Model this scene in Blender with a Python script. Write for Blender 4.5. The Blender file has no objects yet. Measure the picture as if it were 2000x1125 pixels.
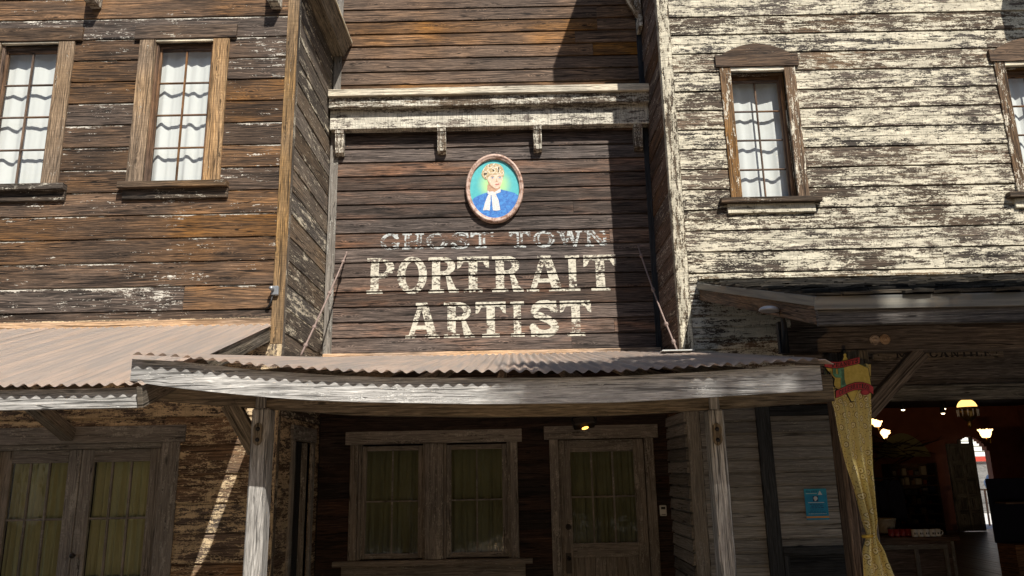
import bpy, bmesh, math, random
import numpy as np
from mathutils import Vector, Matrix
random.seed(7)
RX = random.Random(11)
scene = bpy.context.scene
COL = scene.collection
rad = math.radians

# ------------------------------------------------------------------ camera, sky, sun, exposure
PITCH, ROLL, CAMH, FPX = 13.5, 1.15, 1.66, 1500.0
cam_data = bpy.data.cameras.new('camera')
cam_data.sensor_width = 36.0
cam_data.lens = FPX / 2000.0 * 36.0
cam_data.clip_start = 0.05
cam_data.clip_end = 2000.0
cam = bpy.data.objects.new('camera', cam_data)
COL.objects.link(cam)
CAMR = Matrix.Rotation(rad(90 + PITCH), 3, 'X') @ Matrix.Rotation(rad(-ROLL), 3, 'Z')
cam.matrix_world = Matrix.Translation((0, 0, CAMH)) @ CAMR.to_4x4()
scene.camera = cam

SUN_TO = Vector((0.46, -1.0, 1.30)).normalized()          # towards the sun
world = bpy.data.worlds.new('World')
scene.world = world
world.use_nodes = True
wn = world.node_tree.nodes
sky = wn.new('ShaderNodeTexSky')
sky.sky_type = 'NISHITA'
sky.sun_disc = False
sky.sun_elevation = math.asin(SUN_TO.z)
sky.sun_rotation = math.atan2(SUN_TO.x, SUN_TO.y)
wn['Background'].inputs['Strength'].default_value = 0.08
world.node_tree.links.new(sky.outputs[0], wn['Background'].inputs['Color'])
sun_data = bpy.data.lights.new('sun', 'SUN')
sun_data.energy = 5.0
sun_data.angle = rad(0.53)
sun_data.color = (1.0, 0.95, 0.87)
sun = bpy.data.objects.new('sun', sun_data)
COL.objects.link(sun)
sun.rotation_euler = SUN_TO.to_track_quat('Z', 'Y').to_euler()
scene.view_settings.view_transform = 'Standard'
scene.view_settings.look = 'None'
scene.view_settings.exposure = 0.5
scene.view_settings.gamma = 1.0
scene.cycles.max_bounces = 8
scene.cycles.transparent_max_bounces = 12
scene.cycles.use_denoising = True


def P(px, py, Y):
    """point of the place seen at photo pixel (px, py) at distance Y in front of the camera"""
    d = CAMR @ Vector(((px - 1000) / FPX, -(py - 562.5) / FPX, -1.0))
    t = Y / d.y
    return Vector((d.x * t, Y, CAMH + d.z * t))


# ------------------------------------------------------------------ materials
class Mat:
    def __init__(s, name):
        s.m = bpy.data.materials.new(name)
        s.m.use_nodes = True
        s.nt = s.m.node_tree
        s.b = s.nt.nodes['Principled BSDF']
        s.out = s.nt.nodes['Material Output']

    def n(s, t, **kw):
        nd = s.nt.nodes.new(t)
        for k, v in kw.items():
            setattr(nd, k, v)
        return nd

    def put(s, sock, v):
        if isinstance(v, bpy.types.NodeSocket):
            s.nt.links.new(v, sock)
        elif v is not None:
            if isinstance(v, (tuple, list)) and len(v) == 3 and sock.type == 'RGBA':
                v = (*v, 1)
            sock.default_value = v

    def math(s, op, a, b=None, c=None, clamp=False):
        nd = s.n('ShaderNodeMath', operation=op)
        nd.use_clamp = clamp
        s.put(nd.inputs[0], a)
        if b is not None: s.put(nd.inputs[1], b)
        if c is not None: s.put(nd.inputs[2], c)
        return nd.outputs[0]

    def vmul(s, v, k):
        nd = s.n('ShaderNodeVectorMath', operation='MULTIPLY')
        s.put(nd.inputs[0], v)
        nd.inputs[1].default_value = k
        return nd.outputs[0]

    def mix(s, f, a, b, mode='MIX'):
        nd = s.n('ShaderNodeMix', data_type='RGBA', blend_type=mode)
        s.put(nd.inputs[0], f); s.put(nd.inputs[6], a); s.put(nd.inputs[7], b)
        return nd.outputs[2]

    def step(s, x, lo, hi, a=0.0, b=1.0):
        nd = s.n('ShaderNodeMapRange', interpolation_type='SMOOTHSTEP')
        s.put(nd.inputs[0], x)
        s.put(nd.inputs[1], lo); s.put(nd.inputs[2], hi)
        nd.inputs[3].default_value = a; nd.inputs[4].default_value = b
        return nd.outputs[0]

    def noise(s, vec, scale=1.0, detail=2.0, rough=0.5, dist=0.0):
        nd = s.n('ShaderNodeTexNoise')
        s.put(nd.inputs['Vector'], vec)
        nd.inputs['Scale'].default_value = scale
        nd.inputs['Detail'].default_value = detail
        nd.inputs['Roughness'].default_value = rough
        nd.inputs['Distortion'].default_value = dist
        return nd.outputs['Fac']

    def bump(s, h, strength=0.4, dist=0.01):
        nd = s.n('ShaderNodeBump')
        nd.inputs['Strength'].default_value = strength
        nd.inputs['Distance'].default_value = dist
        s.put(nd.inputs['Height'], h)
        s.nt.links.new(nd.outputs[0], s.b.inputs['Normal'])

    def uv(s):
        u = s.n('ShaderNodeUVMap')
        sp = s.n('ShaderNodeSeparateXYZ')
        s.nt.links.new(u.outputs[0], sp.inputs[0])
        return sp.outputs[0], sp.outputs[1]

    def rnd(s):
        return s.n('ShaderNodeObjectInfo').outputs['Random']

    def vec(s, x, y, z=0.0):
        nd = s.n('ShaderNodeCombineXYZ')
        s.put(nd.inputs[0], x); s.put(nd.inputs[1], y); s.put(nd.inputs[2], z)
        return nd.outputs[0]

    def color(s, c): s.put(s.b.inputs['Base Color'], c)
    def rough(s, r): s.put(s.b.inputs['Roughness'], r)


def wood(name, dark, mid, accent, paint=None, amt=0.0, edge=0.0, row=0.22, pscale=1.0, saw=0.0,
         knots=1.0, var=0.35, rough=0.8, bump=0.6, accent_amt=0.5, ring=0.5, spec=0.2, streaky=1.0, stain=0.8, satv=0.45, wear=1.0):
    m = Mat(name)
    u, v = m.uv()
    r = m.rnd()
    r2 = m.math('FRACT', m.math('MULTIPLY', r, 17.31))
    r3 = m.math('FRACT', m.math('MULTIPLY', r, 71.7))
    vec = m.vec(m.math('ADD', u, m.math('MULTIPLY', r2, 60.0)), v, m.math('MULTIPLY', r, 43.0))
    low = m.noise(m.vmul(vec, (0.8, 5.0, 1.0)), 1.0, 3.0, 0.55)
    # knots
    vo = m.n('ShaderNodeTexVoronoi', voronoi_dimensions='2D')
    kv = m.vec(m.math('MULTIPLY_ADD', u, 1.9, m.math('MULTIPLY', r2, 91.0)), m.math('MULTIPLY_ADD', v, 6.5, m.math('MULTIPLY', r3, 31.0)))
    m.put(vo.inputs['Vector'], kv)
    vo.inputs['Scale'].default_value = 1.0
    ksel = m.n('ShaderNodeSeparateColor')
    m.put(ksel.inputs[0], vo.outputs['Color'])
    sel = m.math('GREATER_THAN', ksel.outputs[0], 0.66)
    kn = m.math('MULTIPLY', m.step(vo.outputs['Distance'], 0.34, 0.0), sel)
    kcore = m.math('MULTIPLY', m.step(vo.outputs['Distance'], 0.085, 0.04), sel)
    ph = m.math('ADD', m.math('MULTIPLY_ADD', v, 210.0, m.math('MULTIPLY', low, 46.0)), m.math('MULTIPLY', kn, 20.0 * knots))
    rg = m.math('MULTIPLY_ADD', m.math('SINE', ph), 0.5, 0.5)
    brk = m.noise(m.vmul(vec, (2.2, 40.0, 1.0)), 1.0, 3.0, 0.6)
    rg = m.math('MULTIPLY', m.math('POWER', rg, 2.2), m.step(brk, 0.33, 0.62, 0.25, 1.0))
    fine = m.noise(m.vmul(vec, (2.6, 75.0, 1.0)), 1.0, 4.0, 0.72)
    hair = m.noise(m.vmul(vec, (9.0, 190.0, 1.0)), 1.0, 2.0, 0.65)
    pos = m.n('ShaderNodeNewGeometry').outputs['Position']
    wide = m.noise(pos, 0.75, 2.0, 0.6)
    blot = m.noise(m.vmul(vec, (1.1, 6.0, 1.0)), 1.0, 5.0, 0.62)
    g = m.math('ADD', m.math('MULTIPLY', rg, ring), m.math('MULTIPLY', m.step(fine, 0.32, 0.68), 1.0 - ring))
    col = m.mix(g, dark, mid)
    acc = m.math('MULTIPLY', m.step(m.math('ADD', blot, m.math('MULTIPLY_ADD', r3, 0.26, -0.13)), 0.46, 0.74), accent_amt)
    col = m.mix(m.math('MULTIPLY', acc, m.math('MULTIPLY_ADD', g, 0.85, 0.15)), col, accent)
    # weather stains, checks and specks
    st = m.noise(m.vmul(vec, (0.9, 8.0, 2.0)), 1.0, 5.0, 0.68)
    col = m.mix(m.step(st, 0.50, 0.68, 0.0, stain), col, tuple(c * 0.55 for c in dark))
    ck = m.noise(m.vmul(vec, (1.3, 62.0, 5.0)), 1.0, 2.0, 0.55)
    crack = m.step(ck, 0.60, 0.65)
    col = m.mix(m.math('MULTIPLY', crack, 0.85 * wear), col, tuple(c * 0.30 for c in dark))
    bc = m.noise(m.vmul(vec, (0.5, 13.0, 3.0)), 1.0, 2.0, 0.5)
    split = m.math('MULTIPLY', m.step(m.math('ABSOLUTE', m.math('SUBTRACT', bc, 0.5)), 0.013, 0.004), m.step(blot, 0.42, 0.56))
    col = m.mix(m.math('MULTIPLY', split, 0.9), col, tuple(c * 0.25 for c in dark))
    sp = m.noise(m.vmul(vec, (45.0, 130.0, 1.0)), 1.0, 2.0, 0.6)
    col = m.mix(m.step(sp, 0.63, 0.72, 0.0, 0.6 * wear), col, tuple(c * 0.4 for c in dark))
    col = m.mix(m.math('MULTIPLY', kcore, 0.85 * knots), col, tuple(c * 0.30 for c in dark))
    br = m.math('MULTIPLY', m.math('MULTIPLY_ADD', r2, 2 * var, 1.0 - var), m.math('MULTIPLY_ADD', m.step(hair, 0.28, 0.72), 0.75 * (0.4 + 0.6 * wear), 1.03 - 0.37 * (0.4 + 0.6 * wear)))
    br = m.math('MULTIPLY', br, m.step(wide, 0.3, 0.7, 0.85, 1.22))
    hs = m.n('ShaderNodeHueSaturation')
    m.put(hs.inputs['Color'], col); m.put(hs.inputs['Value'], br)
    m.put(hs.inputs['Saturation'], m.math('MULTIPLY', m.math('MULTIPLY_ADD', r3, satv, 0.88 - satv / 2), m.step(wide, 0.34, 0.66, 0.88, 1.12)))
    col = hs.outputs[0]
    h = m.math('ADD', m.math('MULTIPLY', rg, 0.25), m.math('MULTIPLY', fine, 0.8))
    h = m.math('SUBTRACT', h, m.math('MULTIPLY', m.math('MAXIMUM', crack, split), 0.9))
    if saw:
        sw = m.noise(m.vmul(vec, (150.0, 4.0, 1.0)), 1.0, 2.0, 0.5)
        col = m.mix(m.math('MULTIPLY', m.step(sw, 0.5, 0.66), saw), col, tuple(c * 0.4 for c in dark))
        h = m.math('ADD', h, m.math('MULTIPLY', sw, -0.5))
    if paint:
        a = m.noise(m.vmul(vec, (6.5 * pscale, 26.0 * pscale * streaky, 1.0)), 1.0, 6.0, 0.72)
        b = m.noise(m.vmul(vec, (1.5, 10.0, 3.0)), 1.0, 4.0, 0.6)
        c = m.noise(m.vmul(vec, (42.0, 95.0, 1.0)), 1.0, 3.0, 0.7)
        pm = m.math('ADD', m.math('MULTIPLY', a, 0.50), m.math('MULTIPLY', b, 0.30))
        pm = m.math('ADD', pm, m.math('MULTIPLY_ADD', c, 0.30, -0.05))
        pm = m.math('ADD', pm, m.math('MULTIPLY', m.math('SUBTRACT', fine, 0.5), 0.16))
        if edge:
            e = m.math('POWER', m.math('DIVIDE', v, row, clamp=True), 26.0)
            pm = m.math('ADD', pm, m.math('MULTIPLY', e, m.math('MULTIPLY', m.step(b, 0.36, 0.60), edge)))
        pm = m.math('ADD', pm, m.math('MULTIPLY_ADD', m.noise(pos, 1.4, 4.0, 0.6), 0.16, -0.08))
        th = m.math('ADD', 0.5 + (0.5 - amt) * 0.34, m.math('MULTIPLY_ADD', r3, 0.044, -0.022))
        mk = m.step(m.math('SUBTRACT', pm, th), -0.006, 0.014)
        pc = m.mix(m.step(m.noise(m.vmul(vec, (4, 14, 1)), 1, 6, 0.7), 0.3, 0.7), tuple(x * 0.66 for x in paint), tuple(min(1, x * 1.12) for x in paint))
        pc = m.mix(m.step(m.noise(m.vmul(vec, (1.2, 30, 7)), 1, 5, 0.7), 0.52, 0.74, 0.0, 0.5), pc, (paint[0] * 0.55, paint[1] * 0.52, paint[2] * 0.5))
        chk = m.noise(m.vmul(vec, (120.0, 10.0, 1.0)), 1.0, 2.0, 0.6)
        pc = m.mix(m.step(chk, 0.57, 0.66, 0.0, 0.7), pc, tuple(x * 0.35 for x in paint))
        if saw:
            pc = m.mix(m.math('MULTIPLY', m.step(sw, 0.5, 0.66), saw), pc, tuple(x * 0.3 for x in paint))
        col = m.mix(mk, col, pc)
        h = m.math('ADD', h, m.math('MULTIPLY', mk, 0.9))
    m.color(col)
    m.rough(rough)
    m.b.inputs['Specular IOR Level'].default_value = spec
    m.bump(h, bump, 0.008)
    return m.m


def plain(name, c, rough=0.6, metal=0.0, noise=0.15, scale=20.0, spec=0.4):
    m = Mat(name)
    tc = m.n('ShaderNodeTexCoord').outputs['Object']
    f = m.noise(tc, scale, 5.0, 0.6)
    m.color(m.mix(f, tuple(x * (1 - noise * 2) for x in c), tuple(min(1, x * (1 + noise * 2)) for x in c)))
    m.rough(rough)
    m.b.inputs['Metallic'].default_value = metal
    m.b.inputs['Specular IOR Level'].default_value = spec
    m.bump(f, 0.15, 0.004)
    return m.m


def emit(name, c, strength):
    m = Mat(name)
    m.color(c)
    m.put(m.b.inputs['Emission Color'], c)
    m.b.inputs['Emission Strength'].default_value = strength
    return m.m


MT = {}
CREAM = (0.665, 0.605, 0.465)
ROW_L = (P(200, 119, 8.2).z - P(200, 332, 8.2).z) / 5 - 0.012
MT['left'] = wood('brown_siding_wood', (0.026, 0.018, 0.013), (0.165, 0.101, 0.061), (0.33, 0.175, 0.078), (0.68, 0.63, 0.54), 0.21, 0.20, ROW_L, accent_amt=0.7, var=0.30)
MT['left_low'] = wood('brown_porch_siding_wood', (0.06, 0.038, 0.025), (0.27, 0.175, 0.105), (0.34, 0.20, 0.10), (0.62, 0.48, 0.30), 0.47, 0.16, 0.307, accent_amt=0.6)
MT['left_side'] = wood('grey_brown_siding_wood', (0.055, 0.043, 0.034), (0.20, 0.16, 0.12), (0.30, 0.20, 0.12), (0.78, 0.69, 0.52), 0.33, 0.05, ROW_L, pscale=0.8, accent_amt=0.35)
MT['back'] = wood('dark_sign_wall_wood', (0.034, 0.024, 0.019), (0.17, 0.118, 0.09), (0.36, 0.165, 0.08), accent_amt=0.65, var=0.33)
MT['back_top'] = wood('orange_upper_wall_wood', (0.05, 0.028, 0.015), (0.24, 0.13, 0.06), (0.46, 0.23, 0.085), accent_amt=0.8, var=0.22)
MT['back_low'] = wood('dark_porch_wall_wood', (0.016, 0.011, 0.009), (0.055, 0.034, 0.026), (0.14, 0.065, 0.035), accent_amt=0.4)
MT['right'] = wood('peeling_cream_siding', (0.036, 0.027, 0.020), (0.15, 0.112, 0.082), (0.22, 0.145, 0.09), CREAM, 0.505, 0.0, 0.2, pscale=1.1, accent_amt=0.5)
MT['right_mid'] = wood('half_bare_siding', (0.05, 0.036, 0.026), (0.17, 0.125, 0.09), (0.22, 0.14, 0.08), (0.62, 0.58, 0.48), 0.60, 0.0, 0.2, pscale=0.9, accent_amt=0.4)
MT['right_side'] = wood('peeling_recess_siding', (0.05, 0.03, 0.02), (0.17, 0.10, 0.065), (0.22, 0.13, 0.07), (0.55, 0.48, 0.38), 0.28)
MT['right_low'] = wood('grey_porch_siding_wood', (0.15, 0.142, 0.13), (0.285, 0.27, 0.248), (0.30, 0.27, 0.23), (0.45, 0.43, 0.38), 0.16, accent_amt=0.3, knots=0.3, wear=0.3, stain=0.35)
MT['corner_white'] = wood('peeling_cream_trim', (0.06, 0.045, 0.03), (0.24, 0.18, 0.12), (0.3, 0.2, 0.12), CREAM, 0.52, saw=0.6, accent_amt=0.3)
MT['corner_tan'] = wood('tan_corner_wood', (0.11, 0.075, 0.045), (0.34, 0.225, 0.12), (0.48, 0.28, 0.11), (0.5, 0.45, 0.38), 0.2, accent_amt=0.4, saw=0.3)
MT['casing'] = wood('tan_casing_wood', (0.12, 0.075, 0.04), (0.42, 0.275, 0.145), (0.48, 0.26, 0.095), (0.6, 0.55, 0.45), 0.17, accent_amt=0.6, var=0.12, saw=0.2, satv=0.1)
MT['casing_brown'] = wood('brown_casing_wood', (0.045, 0.028, 0.018), (0.19, 0.11, 0.055), (0.34, 0.17, 0.06), (0.7, 0.64, 0.52), 0.13, accent_amt=0.6, var=0.12)
MT['casing_peel'] = wood('peeling_casing_wood', (0.06, 0.036, 0.02), (0.25, 0.15, 0.075), (0.33, 0.18, 0.07), (0.75, 0.68, 0.54), 0.40, accent_amt=0.5, pscale=0.8)
MT['apron'] = wood('cream_apron_wood', (0.06, 0.045, 0.03), (0.24, 0.18, 0.12), (0.3, 0.2, 0.12), CREAM, 0.75, accent_amt=0.3)
MT['sash'] = wood('brown_sash_wood', (0.08, 0.05, 0.035), (0.24, 0.15, 0.095), (0.38, 0.20, 0.09), accent_amt=0.4, var=0.1, knots=0)
MT['sill_dark'] = wood('dark_sill_wood', (0.035, 0.026, 0.018), (0.16, 0.11, 0.07), (0.25, 0.15, 0.08), (0.6, 0.55, 0.45), 0.24)
MT['cornice'] = wood('peeling_cornice_wood', (0.10, 0.075, 0.055), (0.33, 0.26, 0.19), (0.36, 0.24, 0.14), (0.74, 0.69, 0.57), 0.50, saw=0.7, accent_amt=0.3, knots=0.2)
MT['pale'] = wood('pale_board_wood', (0.42, 0.36, 0.26), (0.80, 0.72, 0.56), (0.76, 0.64, 0.44), stain=0.3, accent_amt=0.3, knots=0.2, var=0.06)
MT['grey'] = wood('weathered_grey_wood', (0.25, 0.245, 0.235), (0.58, 0.57, 0.545), (0.50, 0.475, 0.43), (0.62, 0.615, 0.59), 0.27, stain=0.6, accent_amt=0.3, knots=0.5, var=0.08, ring=0.35)
MT['post'] = wood('weathered_post_wood', (0.22, 0.205, 0.185), (0.55, 0.525, 0.48), (0.48, 0.42, 0.33), stain=0.5, accent_amt=0.35, knots=0.8, var=0.06, ring=0.6)
MT['beam'] = wood('brown_grey_beam_wood', (0.10, 0.08, 0.055), (0.29, 0.235, 0.165), (0.32, 0.22, 0.12), accent_amt=0.4, knots=0.9, var=0.08)
MT['frame_grey'] = wood('grey_painted_frame', (0.15, 0.133, 0.112), (0.285, 0.255, 0.22), (0.25, 0.21, 0.165), (0.36, 0.34, 0.30), 0.35, accent_amt=0.2, knots=0.15, var=0.06, wear=0.5, stain=0.5)
MT['black_wood'] = wood('black_painted_wood', (0.014, 0.015, 0.017), (0.04, 0.042, 0.045), (0.05, 0.05, 0.05), (0.12, 0.12, 0.12), 0.05, knots=0.1, rough=0.55)
MT['merc'] = wood('mercantile_brown_wood', (0.07, 0.048, 0.034), (0.21, 0.145, 0.10), (0.26, 0.16, 0.09), accent_amt=0.4, knots=0.4)
MT['merc_fascia'] = wood('dark_grey_fascia_wood', (0.05, 0.045, 0.042), (0.15, 0.14, 0.13), (0.18, 0.16, 0.14), accent_amt=0.3, knots=0.6, ring=0.7)
MT['shingle'] = wood('dark_shingle_wood', (0.02, 0.018, 0.015), (0.085, 0.072, 0.055), (0.16, 0.12, 0.07), accent_amt=0.3, knots=0, var=0.5)
MT['flash_wood'] = wood('tan_flashing_strip', (0.36, 0.22, 0.12), (0.62, 0.42, 0.26), (0.64, 0.40, 0.22), accent_amt=0.3, knots=0.6, var=0.04)
MT['floor'] = wood('shop_floor_wood', (0.05, 0.035, 0.025), (0.15, 0.10, 0.07), (0.18, 0.12, 0.07), knots=0.2, rough=0.32, spec=0.6, var=0.25, bump=0.2)
MT['shop_door'] = wood('blue_grey_door_wood', (0.16, 0.18, 0.19), (0.48, 0.52, 0.54), (0.24, 0.24, 0.24), knots=0.1)
MT['cabinet'] = wood('dark_cabinet_wood', (0.06, 0.036, 0.024), (0.19, 0.115, 0.075), (0.22, 0.11, 0.06), knots=0.2, rough=0.5)
MT['oak'] = wood('orange_stand_wood', (0.25, 0.14, 0.06), (0.6, 0.38, 0.18), (0.6, 0.35, 0.15), knots=0.1)
MT['iron'] = plain('dark_iron', (0.03, 0.028, 0.027), 0.5, 0.6)
MT['rod'] = plain('rusty_iron', (0.24, 0.175, 0.15), 0.75, 0.1, 0.3, 40)
MT['grey_metal'] = plain('grey_lamp_metal', (0.34, 0.35, 0.37), 0.4, 0.3)
MT['galv'] = plain('galvanised_box', (0.33, 0.34, 0.35), 0.45, 0.6)
MT['brass'] = plain('aged_brass', (0.42, 0.26, 0.08), 0.35, 0.9)
MT['white_plastic'] = plain('white_plastic', (0.55, 0.55, 0.52), 0.5, 0, 0.03)
MT['black'] = plain('black_plastic', (0.012, 0.012, 0.012), 0.5)
MT['dark'] = plain('dark_sheathing', (0.012, 0.010, 0.009), 0.95, 0, 0.1)
MT['dirt'] = plain('street_asphalt', (0.135, 0.128, 0.118), 0.95, 0, 0.25, 3.0)
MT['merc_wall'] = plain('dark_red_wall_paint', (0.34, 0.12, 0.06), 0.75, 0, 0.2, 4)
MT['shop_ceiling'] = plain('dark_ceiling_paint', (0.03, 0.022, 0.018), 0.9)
MT['niche'] = plain('pale_green_plaster', (0.42, 0.40, 0.20), 0.85, 0, 0.2, 6)
MT['mug'] = plain('white_glazed_mug', (0.75, 0.74, 0.72), 0.2, 0, 0.03)
MT['mug_red'] = plain('red_glazed_mug', (0.25, 0.03, 0.03), 0.2, 0, 0.05)
MT['navy'] = plain('navy_cloth', (0.007, 0.009, 0.024), 0.95)
MT['wicker'] = plain('pale_wicker', (0.30, 0.26, 0.20), 0.8, 0, 0.3, 60)
MT['blue_cloth'] = plain('pale_blue_cloth', (0.45, 0.58, 0.75), 0.9, 0, 0.1, 30)
MT['white_paint'] = plain('white_shutter_paint', (0.8, 0.78, 0.72), 0.7, 0, 0.08)
MT['red_paint'] = plain('red_cloth_awning', (0.42, 0.05, 0.03), 0.8)
MT['branch'] = plain('dark_branch_bark', (0.05, 0.035, 0.022), 0.9)
MT['bark'] = plain('tree_bark', (0.13, 0.10, 0.07), 0.95, 0, 0.3, 12)
MT['leaf'] = plain('tree_leaf', (0.06, 0.11, 0.03), 0.6, 0, 0.25, 3)
MT['deck'] = wood('boardwalk_wood', (0.035, 0.03, 0.024), (0.10, 0.085, 0.068), (0.11, 0.085, 0.06), knots=0.4)
MT['goods'] = plain('dark_shelf_goods', (0.055, 0.04, 0.03), 0.7, 0, 0.45, 14)


def metal_sheet(name, a, b, c):
    m = Mat(name)
    u, v = m.uv()
    r = m.rnd()
    vec = m.vec(u, v, m.math('MULTIPLY', r, 20.0))
    s1 = m.noise(m.vmul(vec, (0.7, 16.0, 1.0)), 1.0, 4.0, 0.6)
    s2 = m.noise(m.vmul(vec, (2.5, 5.0, 1.0)), 1.0, 5.0, 0.65)
    s3 = m.noise(m.vmul(vec, (60, 60, 1.0)), 1.0, 2.0, 0.6)
    col = m.mix(m.step(s1, 0.35, 0.65), a, b)
    col = m.mix(m.step(s2, 0.5, 0.75, 0.0, 0.7), col, c)
    col = m.mix(m.step(s3, 0.66, 0.74, 0.0, 0.4), col, tuple(x * 0.4 for x in c))
    m.color(col)
    m.rough(0.62)
    m.b.inputs['Specular IOR Level'].default_value = 0.35
    m.bump(m.math('ADD', s2, m.math('MULTIPLY', s3, 0.3)), 0.15, 0.004)
    return m.m


MT['sheet'] = metal_sheet('rusty_pink_corrugated_metal', (0.58, 0.46, 0.375), (0.42, 0.365, 0.325), (0.50, 0.385, 0.30))
MT['drip'] = metal_sheet('pale_drip_metal', (0.24, 0.225, 0.185), (0.11, 0.11, 0.10), (0.22, 0.16, 0.10))


def glass_mat():
    m = Mat('window_glass')
    tr = m.n('ShaderNodeBsdfTransparent')
    tr.inputs[0].default_value = (0.93, 0.95, 0.93, 1)
    gl = m.n('ShaderNodeBsdfGlossy')
    gl.inputs['Roughness'].default_value = 0.015
    lw = m.n('ShaderNodeLayerWeight')
    fr = m.math('MULTIPLY_ADD', m.math('POWER', lw.outputs['Facing'], 5.0), 0.95, 0.045)
    tc = m.n('ShaderNodeTexCoord').outputs['Object']
    bp = m.n('ShaderNodeBump')
    bp.inputs['Strength'].default_value = 0.08
    bp.inputs['Distance'].default_value = 0.02
    m.put(bp.inputs['Height'], m.noise(tc, 7.0, 2.0))
    m.nt.links.new(bp.outputs[0], gl.inputs['Normal'])
    mx = m.n('ShaderNodeMixShader')
    m.nt.links.new(fr, mx.inputs[0])
    m.nt.links.new(tr.outputs[0], mx.inputs[1])
    m.nt.links.new(gl.outputs[0], mx.inputs[2])
    m.nt.links.new(mx.outputs[0], m.out.inputs[0])
    return m.m


def cloth_mat(name, c, c2, trans=0.2, lace=False):
    m = Mat(name)
    u, v = m.uv()
    vec = m.vec(u, v, m.math('MULTIPLY', m.rnd(), 9.0))
    f = m.noise(m.vmul(vec, (2.0, 14.0, 1.0)), 1.0, 4.0, 0.6)
    w = m.noise(m.vmul(vec, (400.0, 400.0, 1.0)), 1.0, 1.0, 0.5)
    cc = m.mix(f, c, c2)
    m.color(cc)
    m.rough(0.95)
    m.b.inputs['Specular IOR Level'].default_value = 0.1
    m.bump(m.math('ADD', f, m.math('MULTIPLY', w, 0.3)), 0.25, 0.004)
    if trans:
        tl = m.n('ShaderNodeBsdfTranslucent')
        m.put(tl.inputs[0], cc)
        mx = m.n('ShaderNodeMixShader')
        mx.inputs[0].default_value = trans
        m.nt.links.new(m.b.outputs[0], mx.inputs[1]); m.nt.links.new(tl.outputs[0], mx.inputs[2])
        m.nt.links.new(mx.outputs[0], m.out.inputs[0])
    return m.m


MT['glass'] = glass_mat()
MT['curtain'] = cloth_mat('white_lace_curtain', (0.80, 0.80, 0.80), (0.90, 0.90, 0.89))
MT['green_curtain'] = cloth_mat('olive_green_curtain', (0.29, 0.285, 0.145), (0.58, 0.56, 0.32))
MT['dark_green_curtain'] = cloth_mat('dark_green_curtain', (0.10, 0.105, 0.06), (0.24, 0.245, 0.14))


def letter_paint(name, c, amt):
    m = Mat(name)
    u, v = m.uv()
    vec = m.vec(u, v, 3.3)
    a = m.noise(m.vmul(vec, (22.0, 34.0, 1.0)), 1.0, 7.0, 0.75)
    b = m.noise(m.vmul(vec, (3.0, 6.0, 1.0)), 1.0, 2.0, 0.5)
    f = m.noise(m.vmul(vec, (5.0, 90.0, 1.0)), 1.0, 3.0, 0.6)
    pm = m.math('ADD', m.math('ADD', m.math('MULTIPLY', a, 0.5), m.math('MULTIPLY', b, 0.25)), m.math('MULTIPLY', f, 0.25))
    mk = m.step(pm, 0.5 + (0.5 - amt) * 0.35 - 0.015, 0.5 + (0.5 - amt) * 0.35 + 0.015)
    m.color(m.mix(m.step(a, 0.3, 0.7), tuple(x * 0.6 for x in c), tuple(min(1, x * 1.15) for x in c)))
    m.rough(0.8)
    m.put(m.b.inputs['Alpha'], mk)
    return m.m


MT['letter'] = letter_paint('flaking_cream_letter_paint', (0.60, 0.555, 0.445), 0.56)
MT['letter_faded'] = letter_paint('faded_outline_letter_paint', (0.48, 0.50, 0.48), 0.525)
MT['letter_black'] = plain('black_letter_paint', (0.012, 0.010, 0.010), 0.7)


# ------------------------------------------------------------------ object helpers
WL = {}


def wl(o):
    return WL.get(o.name, Vector((0, 0, 0))) if o else Vector((0, 0, 0))


def tag(o, label=None, cat=None, group=None, kind=None):
    if label: o['label'] = label
    if cat: o['category'] = cat
    if group: o['group'] = group
    if kind: o['kind'] = kind
    return o


def empty(name, loc, parent=None, label=None, cat=None, group=None, kind=None):
    o = bpy.data.objects.new(name, None)
    o.empty_display_size = 0.2
    COL.objects.link(o)
    loc = Vector(loc)
    WL[o.name] = loc
    if parent:
        o.parent = parent
    o.location = loc - wl(parent)
    return tag(o, label, cat, group, kind)


def add(name, bm, mat, parent=None, axis='x', smooth=False, uvw=True, recalc=True):
    """bmesh in place coordinates -> one mesh object with grain UVs along axis"""
    if recalc:
        bmesh.ops.recalc_face_normals(bm, faces=bm.faces[:])
    if uvw:
        ai = 'xyz'.index(axis)
        mins = [1e9] * 3
        for vv in bm.verts:
            for k in range(3):
                mins[k] = min(mins[k], vv.co[k])
        lay = bm.loops.layers.uv.new('UVMap')
        oth = [k for k in range(3) if k != ai]
        for f in bm.faces:
            nn = [abs(f.normal[k]) for k in range(3)]
            if nn[ai] > max(nn[oth[0]], nn[oth[1]]):
                pu, pv = oth
            else:
                pu = ai
                pv = oth[1] if nn[oth[0]] >= nn[oth[1]] else oth[0]
            for lp in f.loops:
                c = lp.vert.co
                lp[lay].uv = (c[pu] - (0 if pu == ai else mins[pu]), c[pv] - mins[pv])
    off = wl(parent)
    if off.length > 0:
        bmesh.ops.translate(bm, vec=-off, verts=bm.verts[:])
    me = bpy.data.meshes.new(name)
    bm.to_mesh(me)
    bm.free()
    if smooth:
        for p in me.polygons: p.use_smooth = True
    me.materials.append(MT[mat] if isinstance(mat, str) else mat)
    o = bpy.data.objects.new(name, me)
    COL.objects.link(o)
    if parent:
        o.parent = parent
    WL[o.name] = off.copy()
    return o


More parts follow.
